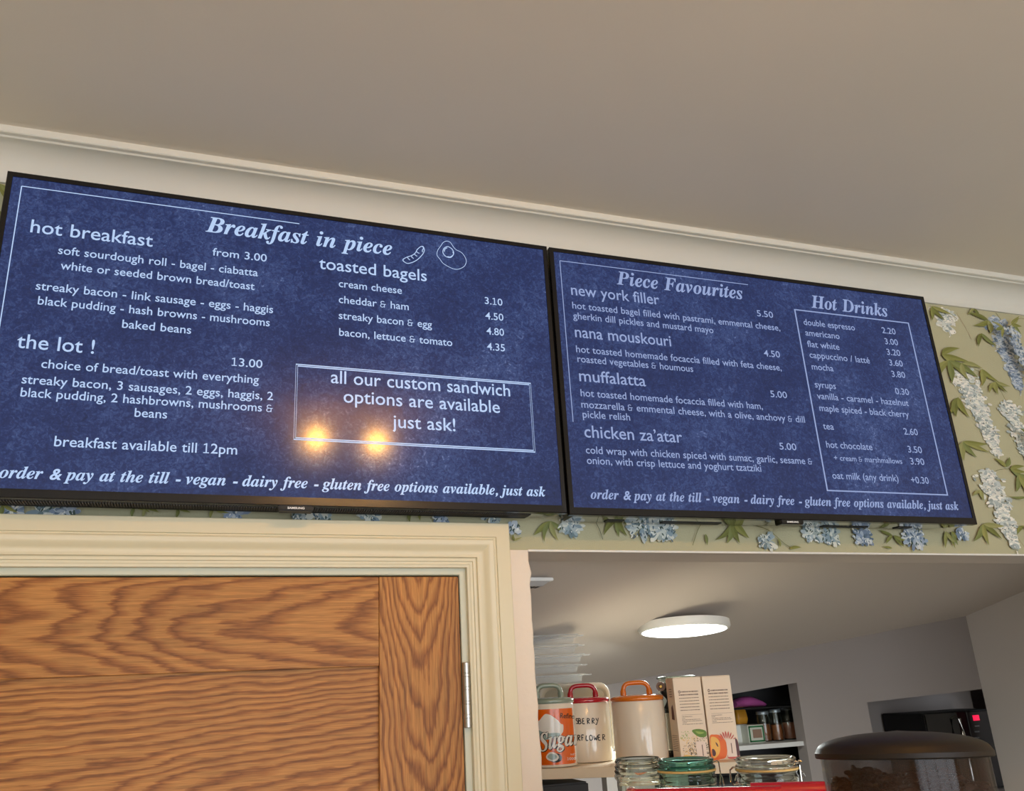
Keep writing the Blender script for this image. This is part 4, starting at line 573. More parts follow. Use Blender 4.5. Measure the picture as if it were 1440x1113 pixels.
for tv, sc, LN in ((tv1, sc1, L1), (tv2, sc2, L2)):
    T = []
    for s, x0, y0, x1, y1, st, k in LN:
        v, f, w_ = text2d(s, st); a = local(tv, x0, y0); b = local(tv, x1, y1)
        T.append((s, v, f, w_, a[0], b[0] - a[0], (a[1] + b[1]) / 2, st, k, (b[0] - a[0]) / w_, b[1] - a[1]))
    size = {}
    for k in set(t[8] for t in T):
        r = sorted(t[9] for t in T if t[8] == k and len(t[0]) > 5); size[k] = r[len(r) // 2]
    for s, v, f, w_, x, W_, z, st, k, sx, dz in T:
        sy = size[k]
        if DEBUG: print('LINE', s[:20], k, 'sx/sy %.3f' % (sx / sy), 'sy %.4f' % sy, 'dz %.4f' % dz)
        flat(tv, ([(x + a * sx, z + b * sy) for a, b in v], f), -.0004, 'menu_line', M_screentext if tv is tv1 else M_screentext2, sc)
def px_path(tv, P): return [local(tv, *p) for p in P]
def rect_path(tv, a, b):
    (x0, z0), (x1, z1) = local(tv, *a), local(tv, *b); return [(x0, z0), (x1, z0), (x1, z1), (x0, z1), (x0, z0)]
def off_rect(P, d): (x0, z0), (x1, z1) = P[0], P[2]; return [(x0 + d, z0 - d), (x1 - d, z0 - d), (x1 - d, z1 + d), (x0 + d, z1 + d), (x0 + d, z0 - d)]
a = local(tv1, 30.5, 262); b = local(tv1, 421, 316); c = local(tv1, 2, 500)
flat(tv1, strokes2d([[(a[0], a[1] - .29), a], [a, (b[0], a[1])]], .0016), -.0004, 'menu_frame', M_screentext, sc1)
R = rect_path(tv1, (416.3, 512.5), (752.5, 636.2)); flat(tv1, strokes2d([off_rect(R, 0), off_rect(R, .0030)], .0021), -.0004, 'menu_frame', M_screentext, sc1)
a = local(tv2, 787.2, 366.9); b = local(tv2, 1051.8, 400.7); c = local(tv2, 809.8, 593.8)
flat(tv2, strokes2d([[(a[0], c[1]), a], [a, (b[0], a[1])]], .0016), -.0004, 'menu_frame', M_screentext2, sc2)
R = rect_path(tv2, (1117, 435.2), (1332.8, 697)); flat(tv2, strokes2d([off_rect(R, 0), off_rect(R, .0015)], .0022), -.0004, 'menu_frame', M_screentext2, sc2)
def zz(P): return [(550 + x / 12, 330 + y / 12) for x, y in P]
egg = smooth_path(zz([(880, 135), (940, 112), (1000, 135), (1050, 210), (1100, 260), (1180, 300), (1240, 370), (1268, 450), (1240, 530), (1170, 575), (1090, 588), (1000, 560), (880, 490), (830, 425), (775, 350), (785, 270), (840, 190)]), 5)
yolk = smooth_path(zz([(955, 205), (1030, 250), (1055, 320), (1010, 385), (930, 375), (875, 310), (890, 240)]), 5)
yolk2 = smooth_path(zz([(900, 290), (905, 250), (945, 225)]), 5, False); yolk3 = smooth_path(zz([(1040, 290), (1050, 340), (1000, 378), (950, 372)]), 5, False)
saus = smooth_path(zz([(200, 440), (215, 410), (280, 378), (350, 355), (410, 310), (440, 255), (500, 205), (540, 205), (560, 260), (535, 330), (450, 420), (360, 470), (270, 488)]), 5)
tick = [smooth_path(zz(P), 4, False) for P in ([(275, 375), (290, 410), (320, 428)], [(345, 355), (350, 385), (380, 405)], [(390, 325), (410, 350), (440, 368)], [(425, 285), (445, 305), (475, 318)], [(545, 240), (525, 270), (530, 300)], [(200, 425), (205, 450), (225, 462)], [(515, 200), (540, 215), (545, 250)])]
flat(tv1, strokes2d([px_path(tv1, egg)], .0011), -.0004, 'egg_drawing', M_screentext, sc1)
flat(tv1, strokes2d([px_path(tv1, yolk), px_path(tv1, yolk2), px_path(tv1, yolk3)], .0016), -.0004, 'egg_drawing', M_screentext, sc1)
flat(tv1, strokes2d([px_path(tv1, saus)] + [px_path(tv1, t) for t in tick], .0015), -.0004, 'sausage_drawing', M_screentext, sc1)

# ------------------------------------------------------------------ kitchen shell beyond the opening
YK = 3.0
ka, kb, kc_ = at(872, 960, YK), at(1358, 867, YK), Vector((.57, YB, 1.985))
kn = (kb - ka).cross(kc_ - ka).normalized()
def kz(x, y): return (kn.dot(ka) - kn.x * x - kn.y * y) / kn.z
X0, X1, Y1 = -.4, 4.55, 3.75
cv = [(X0, YB, kz(X0, YB)), (X1, YB, kz(X1, YB)), (X1, Y1, kz(X1, Y1)), (X0, Y1, kz(X0, Y1))]
tag(obj('ceiling', (cv + [(x, y, z + .06) for x, y, z in cv], [(0, 1, 2, 3), (4, 5, 6, 7), (0, 1, 5, 4), (1, 2, 6, 5), (2, 3, 7, 6), (3, 0, 4, 7)]), M_kceil), kind='structure')
def slab(pts, y0, y1):                    # (x, z) outline with thickness in y
    n = len(pts); V = [(x, y0, z) for x, z in pts] + [(x, y1, z) for x, z in pts]
    return V, [tuple(range(n)), tuple(range(2 * n - 1, n - 1, -1))] + [(i, n + i, n + (i + 1) % n, (i + 1) % n) for i in range(n)]
A0, A1, AZ0, AZ1 = 1.74, 2.305, 1.668, 1.7245        # left recess
B0, B1, BZ0, BZ1 = 2.6495, 3.62, 1.6286, 1.6698      # right recess
def top(x): return kz(x, YK) + .02
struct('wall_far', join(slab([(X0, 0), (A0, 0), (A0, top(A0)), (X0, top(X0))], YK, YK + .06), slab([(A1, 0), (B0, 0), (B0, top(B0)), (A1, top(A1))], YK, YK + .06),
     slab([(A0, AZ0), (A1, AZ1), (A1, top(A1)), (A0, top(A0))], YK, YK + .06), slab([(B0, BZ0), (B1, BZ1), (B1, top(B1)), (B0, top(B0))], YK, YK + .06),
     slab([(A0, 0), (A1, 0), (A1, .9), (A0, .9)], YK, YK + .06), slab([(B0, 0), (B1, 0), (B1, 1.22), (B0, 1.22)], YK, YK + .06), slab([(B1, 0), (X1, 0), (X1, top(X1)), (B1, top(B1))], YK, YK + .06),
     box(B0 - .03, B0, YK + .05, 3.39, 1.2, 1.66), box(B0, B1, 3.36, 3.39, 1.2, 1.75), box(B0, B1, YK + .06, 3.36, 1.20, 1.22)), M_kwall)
A2 = A1 + .24
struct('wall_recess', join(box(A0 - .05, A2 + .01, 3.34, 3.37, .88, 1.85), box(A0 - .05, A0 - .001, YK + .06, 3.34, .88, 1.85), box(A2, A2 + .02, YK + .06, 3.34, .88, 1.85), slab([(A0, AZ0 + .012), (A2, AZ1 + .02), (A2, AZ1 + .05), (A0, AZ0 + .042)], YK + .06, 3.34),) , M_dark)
struct('wall_recess_head', slab([(B0, BZ0), (B1, BZ1), (B1, BZ1 + .03), (B0, BZ0 + .03)], YK + .06, 3.36), M_dark)  # missing light under this head is put into its dark colour
sx0 = at(1358, 867, YK).x
tag(obj('wall_side', ([(x, y, z) for x in (sx0, sx0 + .08) for y, z in ((YB, 0), (YK - .0005, 0), (YK - .0005, kz(x, YK) + .03), (YB, kz(x, YB) + .03))], [(0, 1, 2, 3), (4, 5, 6, 7), (0, 1, 5, 4), (1, 2, 6, 5), (2, 3, 7, 6), (3, 0, 4, 7)]), mat('side_wall_paint', (228, 219, 212), .8, bump=.15, scale=60)), kind='structure')
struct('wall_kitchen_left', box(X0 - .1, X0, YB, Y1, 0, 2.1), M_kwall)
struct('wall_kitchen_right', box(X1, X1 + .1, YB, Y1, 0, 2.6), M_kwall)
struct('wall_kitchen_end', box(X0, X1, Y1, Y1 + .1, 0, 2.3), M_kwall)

# round light on the kitchen ceiling
fn = Vector((-.03, -.065, -1)).normalized(); fc = at(962, 888, 2.17)
Rf = fn.to_track_quat('Z', 'Y').to_matrix().to_4x4()
cl = empty('ceiling_light', fc); tag(cl, 'round flush white panel light glowing on the kitchen ceiling', 'light')
fr_ = .126
obj('housing', xf(lathe([(fr_ + .009, -.024), (fr_ + .010, -.008), (fr_ + .006, -.001), (fr_ - .001, 0), (fr_ - .002, -.004)], 64), Matrix.Translation(fc) @ Rf), M_white, cl, smooth=True)
M_led = mat('led_diffuser', (240, 244, 242), .5, emit=(250, 255, 252), es=3.6)
obj('diffuser', xf(lathe([(fr_ - .0015, -.005), (fr_ - .002, .001), (fr_ - .012, .003), (0, .0035)], 64), Matrix.Translation(fc) @ Rf), M_led, cl, smooth=True)
l_ = light('panel_glow', 'AREA', fc + fn * .012, 14, (.93, 1, .97), .26, .26); l_.data.shape = 'DISK'; l_.data.specular_factor = 0; l_.rotation_euler = (-fn).to_track_quat('Z', 'Y').to_euler()
# small vented box at the left of the kitchen ceiling
g0 = min((at(742, 817, 1.5 + i * .002) for i in range(300)), key=lambda p: abs(p.z + .004 - kz(p.x, p.y)))
vb = empty('ceiling_sensor', (g0.x, g0.y, g0.z)); tag(vb, 'small white plastic box with vent slots at the kitchen ceiling, against the cream jamb', 'sensor')
obj('cover_plate', bbox(g0.x - .03, g0.x + .052, g0.y - .02, g0.y + .03, g0.z - .003, g0.z + .004, .0015), M_white, vb)
obj('vent_box', bevel(loft([[(g0.x - .03 + a, g0.y - .016 + a * 0, g0.z - .003) for a in (0,)] * 1 + [(g0.x + .046, g0.y - .016, g0.z - .003), (g0.x + .046, g0.y + .028, g0.z - .003), (g0.x - .03, g0.y + .028, g0.z - .003)],
     [(g0.x - .03, g0.y - .010, g0.z - .0135), (g0.x + .030, g0.y - .010, g0.z - .0135), (g0.x + .030, g0.y + .022, g0.z - .0135), (g0.x - .03, g0.y + .022, g0.z - .0135)]]), .0012, 1), mat('sensor_grey', (176, 170, 166), .5), vb)
for i in range(3): obj('slot', box(g0.x + .0 + i * .009, g0.x + .006 + i * .009, g0.y - .006, g0.y + .016, g0.z - .0142, g0.z - .0134), M_dark, vb)

# ------------------------------------------------------------------ shelf in the opening and what stands on it
ZS = 1.572; SA = Vector((.6549, 1.75, ZS)); SB = Vector((1.0196, 1.5565, ZS)); su = (SB - SA).normalized(); sn = Vector((-su.y, su.x, 0))
if sn.y < 0: sn = -sn
def on_shelf(px, off, py=1080):
    d = ray(px, py); d = Vector((d.x, d.y, 0)); o = SA + sn * off          # camera stands over (0, 0)
    # t*d = o + s*su
    det = d.x * -su.y + su.x * d.y; t = (o.x * -su.y + su.x * o.y) / det
    return Vector((d.x * t, d.y * t, ZS))
L0 = SA - su * .16; L3 = SB
sh = [(p.x, p.y) for p in (L0, L3, L3 + sn * .46, L0 + sn * .46)]
sf = tag(obj('shelf', bevel(([(x, y, z) for z in (ZS - .0215, ZS) for x, y in sh], [(0, 1, 2, 3), (4, 5, 6, 7), (0, 1, 5, 4), (1, 2, 6, 5), (2, 3, 7, 6), (3, 0, 4, 7)]), .0008, 1), M_shelf), 'cream shelf board inside the opening, carrying the canisters and cartons', 'shelf')
for t in (.04, .50):
    p = L0 + su * ((L3 - L0).length * t) + sn * .40
    b_ = obj('shelf_upright', box(p.x - .015, p.x + .015, p.y - .015, p.y + .015, .0, ZS - .0215), M_steel, sf)
def wrap(g, c, r, a0, z0):
    g = dense(g)
    return wrap_(g, c, r, a0, z0)
def wrap_(g, c, r, a0, z0):                # 2D print rolled round a canister; x runs to the right as seen from outside
    return [(c.x + r * cos(a0 + x / r), c.y + r * sin(a0 + x / r), z0 + y) for x, y in g[0]], g[1]
def grid2d(x0, x1, y0, y1, n=24): 
    V = [(x0 + (x1 - x0) * i / n, y) for i in range(n + 1) for y in (y0, y1)]; return V, [(2 * i, 2 * i + 2, 2 * i + 3, 2 * i + 1) for i in range(n)]
def blob(P, n=5):
    P = smooth_path(P, n)[:-1]; c = (sum(p[0] for p in P) / len(P), sum(p[1] for p in P) / len(P)); m = len(P)
    return [c] + list(P), [(0, 1 + i, 1 + (i + 1) % m) for i in range(m)]
def canister(px, off, r, pyb, pyt, lidmat, label):
    c = on_shelf(px, off); zt = at(px, pyt, c.y - r * .8).z; H = zt - ZS
    t = empty('storage_canister', c); tag(t, label, 'canister', 'lidded ceramic canisters on the cream shelf')
    body = obj('body', lathe([(r - .006, 0), (r - .001, .002), (r, .006), (r, H - .003), (r - .002, H), (r - .006, H), (r - .007, .006), (0, .006)], 56, c), M_cream, t, smooth=True)
    rl = r + .0005
    lid = obj('lid', lathe([(r - .006, H - .001), (rl - .001, H + .0003), (rl + .0008, H + .002), (rl + .0008, H + .007), (rl - .001, H + .0095), (rl - .006, H + .0115), (r * .5, H + .0135), (0, H + .014)], 56, c), lidmat, t, smooth=50)
    hw = r * .50; hh_ = .0285; z0 = H + .011; q_ = Matrix.Rotation(math.atan2(-c.x, c.y) * .9, 4, 'Z')
    P = []
    for i in range(21):
        a = pi * i / 20; ex = .55
        P.append(Vector((-hw * math.copysign(abs(cos(a)) ** ex, cos(a)), 0, z0 + hh_ * abs(sin(a)) ** ex)))
    P = [Vector((-hw * 1.05, 0, z0 - .006))] + P + [Vector((hw * 1.05, 0, z0 - .006))]
    P = [c + q_ @ p for p in P]
    rr = [.0068] * 3 + [.0052] * (len(P) - 6) + [.0068] * 3
    obj('handle', tube(P, rr, 12, flat=1.0, up=q_ @ Vector((0, 1, 0))), lidmat, lid, smooth=True)
    return t, body, c, H
M_sage = mat('sage_glaze', (138, 150, 134), .15, coat=.7); M_red = mat('red_glaze', (172, 18, 36), .12, coat=.8); M_orange = mat('orange_glaze', (214, 112, 20), .12, coat=.8)
c1, b1, p1, H1 = canister(778.5, .0575, .0545, 1083, 990, M_sage, 'sage-lidded canister with an orange sugar label, against the cream jamb')
c2, b2, p2, H2 = canister(827.5, .1600, .0600, 1079, 989, M_red, 'red-lidded cream canister with black handwriting, beside the sugar canister')
c3, b3, p3, H3 = canister(905, .0950, .0590, 1078, 986, M_orange, 'plain cream canister with an orange lid and handle, left of the two cartons')
M_lorange = mat('label_orange', (226, 98, 14), .25, coat=.5); M_lwhite = mat('label_white', (228, 222, 212), .25, coat=.5); M_lgrey = mat('label_grey', (150, 168, 162), .25, coat=.5); M_lblack = mat('label_black', (28, 26, 26), .25, coat=.5)
def cview(c): return math.atan2(-c.y, -c.x)
def cx(c, r, px):                          # arc length on the canister for a pixel column
    best = None
    for i in range(-170, 171):
        i *= .5; a = cview(c) + radians(i); P = Vector((c.x + r * cos(a), c.y + r * sin(a), 1.64)); v = RM.transposed() @ (P - ORG); x = PPX - F * v.x / v.z
        if best is None or abs(x - px) < best[0]: best = (abs(x - px), radians(i) * r)
    return best[1]
def cz(c, r, py, px=None): d = ray(px or 775, py); k = (Vector((c.x, c.y, 0)).length - r * .95) / Vector((d.x, d.y, 0)).length; return CZ + d.z * k
# orange sugar label: measured on the photograph's crop (748, 985) at 10.6x
r1 = .0545; A1_ = cview(p1)
def lp_(P): return [(cx(p1, r1, 748 + x / 10.6), cz(p1, r1, 985 + (y + (x - 380) * .045) / 10.6, 748 + x / 10.6) - ZS) for x, y in P]
zb_, zt_ = lp_([(380, 965)])[0][1], lp_([(380, 130)])[0][1]
lab = obj('label', wrap(grid2d(-.075, .062, zb_, zt_), p1, r1 + .0003, A1_, ZS), M_lorange, b1, smooth='all')
def onlab(g, lift, name, m): return obj(name, wrap(g, p1, r1 + .0003 + lift, A1_, ZS), m, b1)
heap = [(60, 345), (120, 320), (170, 260), (220, 215), (290, 225), (350, 262), (410, 310), (440, 350), (478, 370), (470, 460), (440, 505), (400, 560), (250, 580), (120, 560), (70, 500)]
onlab(blob(lp_(heap)), .0002, 'sugar_heap_print', M_lwhite)
onlab(blob(lp_([(90, 470), (150, 480), (200, 530), (260, 500), (400, 490), (420, 520), (330, 570), (220, 600), (110, 600)])), .0003, 'sugar_heap_print', M_lgrey)
onlab(blob(lp_([(200, 880), (300, 935), (400, 910), (425, 850), (400, 810), (300, 800)])), .0002, 'spoon_print', M_lblack)
onlab(blob(lp_([(190, 850), (215, 900), (290, 920), (355, 895), (378, 845), (330, 790), (250, 785)])), .0003, 'spoon_print', M_lwhite)
onlab(blob(lp_([(215, 850), (240, 885), (290, 895), (340, 870), (350, 840), (310, 810), (250, 812)])), .0004, 'spoon_print', M_lgrey)
v, f, w_ = text2d('Sugar', 'serif')
def warp(P, dx=0, dy=0):
    out = []
    for x, y in P:
        t = x / w_; X = 95 + t * 615 + dx; base = 790 - t * 130 - 30 * sin(pi * t); Y = base - y / .33 * (190 + 60 * (1 - t)) * .78 + dy; out.append((X, Y))
    return lp_(out)
for dx, dy, lift, m in ((14, 12, .0005, M_lblack), (-6, -6, .0005, M_lblack), (8, -6, .00055, M_lblack), (0, 0, .0008, M_lwhite), (4, 2, .00085, M_lwhite)):
    onlab((warp(v, dx, dy), f), lift, 'label_lettering', m)
v, f, w_ = text2d('Refined', 'sans', .01); onlab((lp_([(435 + x / w_ * 250 + y * 20, 262 - y * 105 + x / w_ * 10) for x, y in v]), f), .0004, 'label_lettering', M_lblack)
for s, x0, y0, ww, k in (('NET W', 556, 825, 150, 40), ('1000G', 500, 895, 170, 60)):
    v, f, w_ = text2d(s, 'sans', .01); onlab((lp_([(x0 + x / w_ * ww, y0 - y * k) for x, y in v]), f), .0004, 'label_lettering', M_lwhite)
onlab(blob(lp_([(50, 180), (85, 190), (95, 240), (70, 290), (40, 280)])), .0003, 'label_mark', M_lblack)
# black marker on the red-lidded canister: crop (805, 990) at 11.7x
r2 = .0600; A2_ = cview(p2)
def hp(P): return [(cx(p2, r2, 805 + x / 11.72), cz(p2, r2, 990 + y / 11.72, 805 + x / 11.72) - ZS) for x, y in P]
HW = {'B': [[(0, 0), (0, 100)], [(0, 100), (40, 92), (42, 62), (5, 55), (48, 45), (50, 8), (0, 0)]], 'E': [[(42, 95), (4, 92), (0, 50), (2, 4), (46, 2)], [(2, 50), (36, 52)]],
      'R': [[(2, -4), (6, 100)], [(6, 100), (46, 88), (40, 58), (8, 48), (50, 0)]], 'Y': [[(0, 100), (26, 55)], [(58, 104), (30, 30), (4, -18), (-12, -8)]], 'F': [[(2, 0), (4, 96), (46, 100)], [(4, 55), (34, 56)]],
      'L': [[(14, 90), (2, 8), (46, 4)]], 'O': [[(30, 96), (2, 70), (6, 16), (34, 2), (60, 30), (56, 78), (30, 96)]], 'W': [[(0, 80), (14, 6), (34, 50), (52, 4), (72, 84)]], 'S': [[(44, 90), (14, 96), (6, 66), (40, 46), (40, 10), (0, 6)]]}
def hand(s, xs, yb, k):
    P = []
    for ch, x in zip(s, xs):
        for st in HW[ch]: P.append([(x + a * k, yb - (b + (x - 300) * .015) * k * 1.15) for a, b in smooth_path(st, 5, False)])
    return P
P = hand('SBERRY', (70, 110, 178, 255, 335, 400), 330, .78) + hand('RFLOWER', (78, 145, 212, 272, 345, 415, 485), 608, .80)
for q_ in P: obj('pen_stroke', wrap(strokes2d([hp(q_)], .0021), p2, r2 + .0003, A2_, ZS), M_ink, b2)

# cream oven dish standing on edge behind the canisters
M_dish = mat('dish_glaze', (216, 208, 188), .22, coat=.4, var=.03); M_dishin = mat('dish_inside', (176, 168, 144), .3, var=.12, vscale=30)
dc = on_shelf(815, .262); dz_ = at(820, 961, dc.y).z; dh = dz_ - ZS; dw = .178
Rd = Matrix.Translation(Vector((dc.x, dc.y, ZS + dh / 2))) @ Matrix.Rotation(radians(-24), 4, 'Z') @ Matrix.Rotation(radians(90), 4, 'X')
dt = empty('oven_dish', (dc.x, dc.y, ZS)); tag(dt, 'cream ceramic dish standing on edge behind the red-lidded canister', 'dish')
rg = [(dw, dh, .028, -.045), (dw, dh, .028, -.004), (dw + .0, dh, .028, 0), (dw - .008, dh - .008, .026, .003), (dw - .018, dh - .018, .022, 0), (dw - .024, dh - .024, .02, -.010), (dw - .040, dh - .040, .018, -.034)]
def rring(a, b, r, z): return [tuple(Rd @ Vector((x, y, z))) for x, y in rrect(a, b, r, 5)]
obj('dish_body', loft([rring(*x) for x in ((dw - .03, dh - .03, .02, -.045), (dw - .006, dh - .006, .026, -.012), (dw, dh, .028, -.003), (dw - .002, dh - .002, .028, .002), (dw - .010, dh - .010, .026, .003), (dw - .018, dh - .018, .022, 0), (dw - .026, dh - .026, .02, -.012))], cap=False), M_dish, dt, smooth=60)
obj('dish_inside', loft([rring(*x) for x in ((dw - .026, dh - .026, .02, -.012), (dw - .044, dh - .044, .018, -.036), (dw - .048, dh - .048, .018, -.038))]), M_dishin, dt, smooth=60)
obj('dish_base', loft([rring(*x) for x in ((dw - .03, dh - .03, .02, -.045), (dw - .034, dh - .034, .02, -.040))]), M_dish, dt)

# clear plastic tubs stacked behind, to the left
M_tub = mat('clear_plastic', (226, 230, 232), .06); M_tub.node_tree.nodes['Principled BSDF'].inputs['Alpha'].default_value = .12
M_rim = mat('clear_plastic_rim', (226, 230, 232), .06); M_rim.node_tree.nodes['Principled BSDF'].inputs['Alpha'].default_value = .34
tc_ = on_shelf(788, .385); ZT = at(790, 893, tc_.y).z; NT = 12; ph = (ZT - ZS) / NT
xr_ = at(816, 920, tc_.y)
def tub():
    t = empty('plastic_tub', (tc_.x, tc_.y, ZS))
    w2, d2 = .150, .11; hb = ph + .006
    def ring(a, b, r, z): return [(tc_.x - .012 + x * cos(-.35) - y * sin(-.35), tc_.y + x * sin(-.35) + y * cos(-.35), ZS + z) for x, y in rrect(a, b, r, 4)]
    obj('tub_body', loft([ring(w2 - .012, d2 - .012, .016, .0005), ring(w2 - .010, d2 - .010, .018, .002), ring(w2 - .002, d2 - .002, .018, ph - .006), ring(w2 - .004, d2 - .004, .018, ph - .006), ring(w2 - .012, d2 - .012, .018, .0035)]), M_tub, t, smooth=40)
    obj('rim', loft([ring(w2 - .004, d2 - .004, .018, ph - .0075), ring(w2 + .016, d2 + .016, .022, ph - .0070), ring(w2 + .018, d2 + .018, .022, ph - .0045), ring(w2 + .010, d2 + .010, .02, ph - .0035), ring(w2 - .003, d2 - .003, .018, ph - .0040)], cap=False), M_rim, t, smooth=40)
    obj('tab', xf(bbox(w2 / 2 + .006, w2 / 2 + .024, -.014, .014, ph - .0072, ph - .0052, .0006, 1), Matrix.Translation(Vector((tc_.x - .012, tc_.y, ZS))) @ Matrix.Rotation(-.35, 4, 'Z')), M_rim, t)
    return t
tb = tub(); jig = [(0, 0), (.003, .002), (.010, -.004), (-.002, .004), (.011, .001), (.001, .003), (-.004, 0), (.012, 0), (.002, .001), (.014, .002), (0, .002), (-.002, 0)]
where = ['bottom-most tub', 'second tub from the bottom', 'third tub from the bottom', 'fourth tub from the bottom', 'fifth tub from the bottom', 'sixth tub from the bottom', 'sixth tub from the top', 'fifth tub from the top', 'fourth tub from the top', 'third tub from the top', 'second tub from the top', 'topmost tub']
for i in range(NT):
    if i == 0: t = tb
    else:
        t = tb.copy(); COL.objects.link(t); t.location = (tc_.x + jig[i][0], tc_.y + jig[i][1], ZS + i * ph)
        for ch in list(tb.children): d_ = ch.copy(); COL.objects.link(d_); d_.parent = t
    tag(t, where[i] + ' of the clear plastic stack beside the jamb', 'tub', 'stacked clear plastic tubs')

# dark box on the counter ledge below the shelf
k0 = on_shelf(790, .10)
tag(obj('storage_box', bbox(k0.x - .12, k0.x + .05, k0.y - .03, k0.y + .12, .955, 1.535, .004, 2), mat('dark_box', (52, 46, 44), .5), None), 'dark box barely showing beneath the cream shelf, beside the jamb', 'box')
# cartons
M_card = mat('carton_board', (238, 218, 194), .55, var=.02); M_cardside = mat('carton_side', (176, 150, 126), .6); M_print1 = mat('carton_print', (120, 96, 84), .6)
def seg(p0, ang, px, py=1075):
    d = ray(px, py); k = Vector((cos(ang), sin(ang), 0)); det = d.x * -k.y + k.x * d.y; t = (p0.x * -k.y + k.x * p0.y) / det
    return (Vector((d.x * t, d.y * t, 0)) - Vector((p0.x, p0.y, 0))).dot(k)
INKS = {'g': (104, 138, 54), 'd': (92, 70, 56), 'y': (236, 200, 120), 'o': (236, 116, 52), 'l': (246, 190, 96), 'r': (204, 100, 90), 'm': (92, 56, 62), 'w': (240, 220, 206), 'G': (150, 176, 84)}
MI = {k: mat('carton_ink', v, .55) for k, v in INKS.items()}
def carton(px0, px1, off, ang, pyt, dep, label, art, start=None):
    p0 = start or on_shelf(px0, off); W_ = seg(p0, ang, px1); H = at(px0 - 8, pyt, p0.y).z - ZS
    Mx = Matrix.Translation(p0) @ Matrix.Rotation(ang, 4, 'Z')
    t = empty('carton', p0, ang); tag(t, label, 'carton', 'tall printed cartons at the end of the shelf')
    bx = obj('carton_box', bbox(0, W_, 0, dep, 0, H, .0006, 1), M_card, t, local=True)
    obj('top_flap', bbox(.0005, W_ - .0005, .001, dep - .001, H + .0002, H + .0012, .0003, 1), M_card, t, local=True)
    def pr2(g, m, lift=.0003, name='print'): obj(name, ([(x * W_, -lift, y * H) for x, y in g[0]], g[1]), m, bx, local=True)
    def dash(x0, x1, y, h, dens=1):
        V = []; Fs = []; x = x0
        while x < x1:
            l = random.uniform(.015, .06) * dens; e = min(x + l, x1); n = len(V); V += [(x, y), (e, y), (e, y + h), (x, y + h)]; Fs.append((n, n + 1, n + 2, n + 3)); x = e + random.uniform(.006, .018)
        return V, Fs
    rows = [dash(.24 if i == 0 else .16, .86, .82 - i * .0365, .015 if i < 2 else .0085) for i in range(7)]
    rows += [([(.18, .548), (.92, .548), (.92, .5505), (.18, .5505)], [(0, 1, 2, 3)])] + [dash(.18, x1_, .525 - i * .018, .006) for i, x1_ in enumerate((.55, .30, .84, .88, .34, .90))]
    pr2(join(*[([(a, b, 0) for a, b in g[0]], g[1]) for g in rows]) if 0 else (lambda gs: (sum([g[0] for g in gs], []), sum([[tuple(i + sum(len(h[0]) for h in gs[:k]) for i in f_) for f_ in g[1]] for k, g in enumerate(gs)], [])))(rows), M_print1)
    circ = [(.19 + .035 * cos(a * pi / 5), .828 + .013 * sin(a * pi / 5)) for a in range(11)]; pr2(strokes2d([circ], .012), M_print1)
    art(pr2, W_, H)
    # left side print
    def side(g, m): obj('side_print', ([(-.0003, (1 - x) * dep, y * H) for x, y in g[0]], g[1]), m, bx, local=True)
    for i in range(9): side(([(.15, .30 - i * .022), (.85, .30 - i * .022), (.85, .306 - i * .022), (.15, .306 - i * .022)], [(0, 1, 2, 3)]), M_print1)
    for i in range(4): side(([(.35, .86 - i * .03), (.70, .86 - i * .03), (.70, .868 - i * .03), (.35, .868 - i * .03)], [(0, 1, 2, 3)]), M_print1)
    side(([(.35, .50), (.72, .49), (.72, .60), (.60, .68), (.42, .64)], [(0, 1, 2, 3, 4)]), mat('side_panel_ink', (92, 40, 28), .5))
    return p0 + Vector((cos(ang), sin(ang), 0)) * (W_ + .0035)
def art_tea(pr2, W_, H):
    random.seed(3)
    V = []; Fs = []
    def spk(k, n, x0, x1, y0, y1, s, dens=None):
        V = []; Fs = []
        for _ in range(n):
            x, y = random.uniform(x0, x1), random.uniform(y0, y1); a = random.uniform(0, pi); l = s * random.uniform(.6, 1.4); m = len(V)
            V += [(x + l * cos(a), y + l * sin(a) * .35), (x - l * .3 * sin(a), y + l * .3 * cos(a) * .35), (x - l * cos(a), y - l * sin(a) * .35), (x + l * .3 * sin(a), y - l * .3 * cos(a) * .35)]; Fs.append((m, m + 1, m + 2, m + 3))
        pr2((V, Fs), MI[k])
    spk('y', 120, .08, .70, .05, .30, .03); spk('G', 30, .05, .4, .26, .36, .03); pr2(blob([(.03, .02), (.35, .02), (.62, .02), (.45, .06), (.2, .085), (.05, .06)]), MI['y'], .0005)
    spk('d', 70, .30, .66, .08, .22, .035); spk('d', 36, .45, .98, .20, .27, .03); spk('d', 22, .88, .99, .02, .20, .035); spk('d', 14, .1, .3, .08, .2, .025)
    pr2(blob([(.48, .355), (.60, .375), (.80, .372), (.97, .345), (.97, .29), (.82, .275), (.64, .295)]), MI['g'], .0007); pr2(blob([(.60, .35), (.74, .345), (.9, .33), (.8, .315), (.68, .32)]), MI['G'], .0009)
    pr2(([(.56, .02), (.91, .02), (.91, .225), (.56, .235)], [(0, 1, 2, 3)]), MI['w'], .0011); pr2(([(.76, .06), (.79, .06), (.79, .19), (.76, .19)], [(0, 1, 2, 3)]), M_print1, .0013)
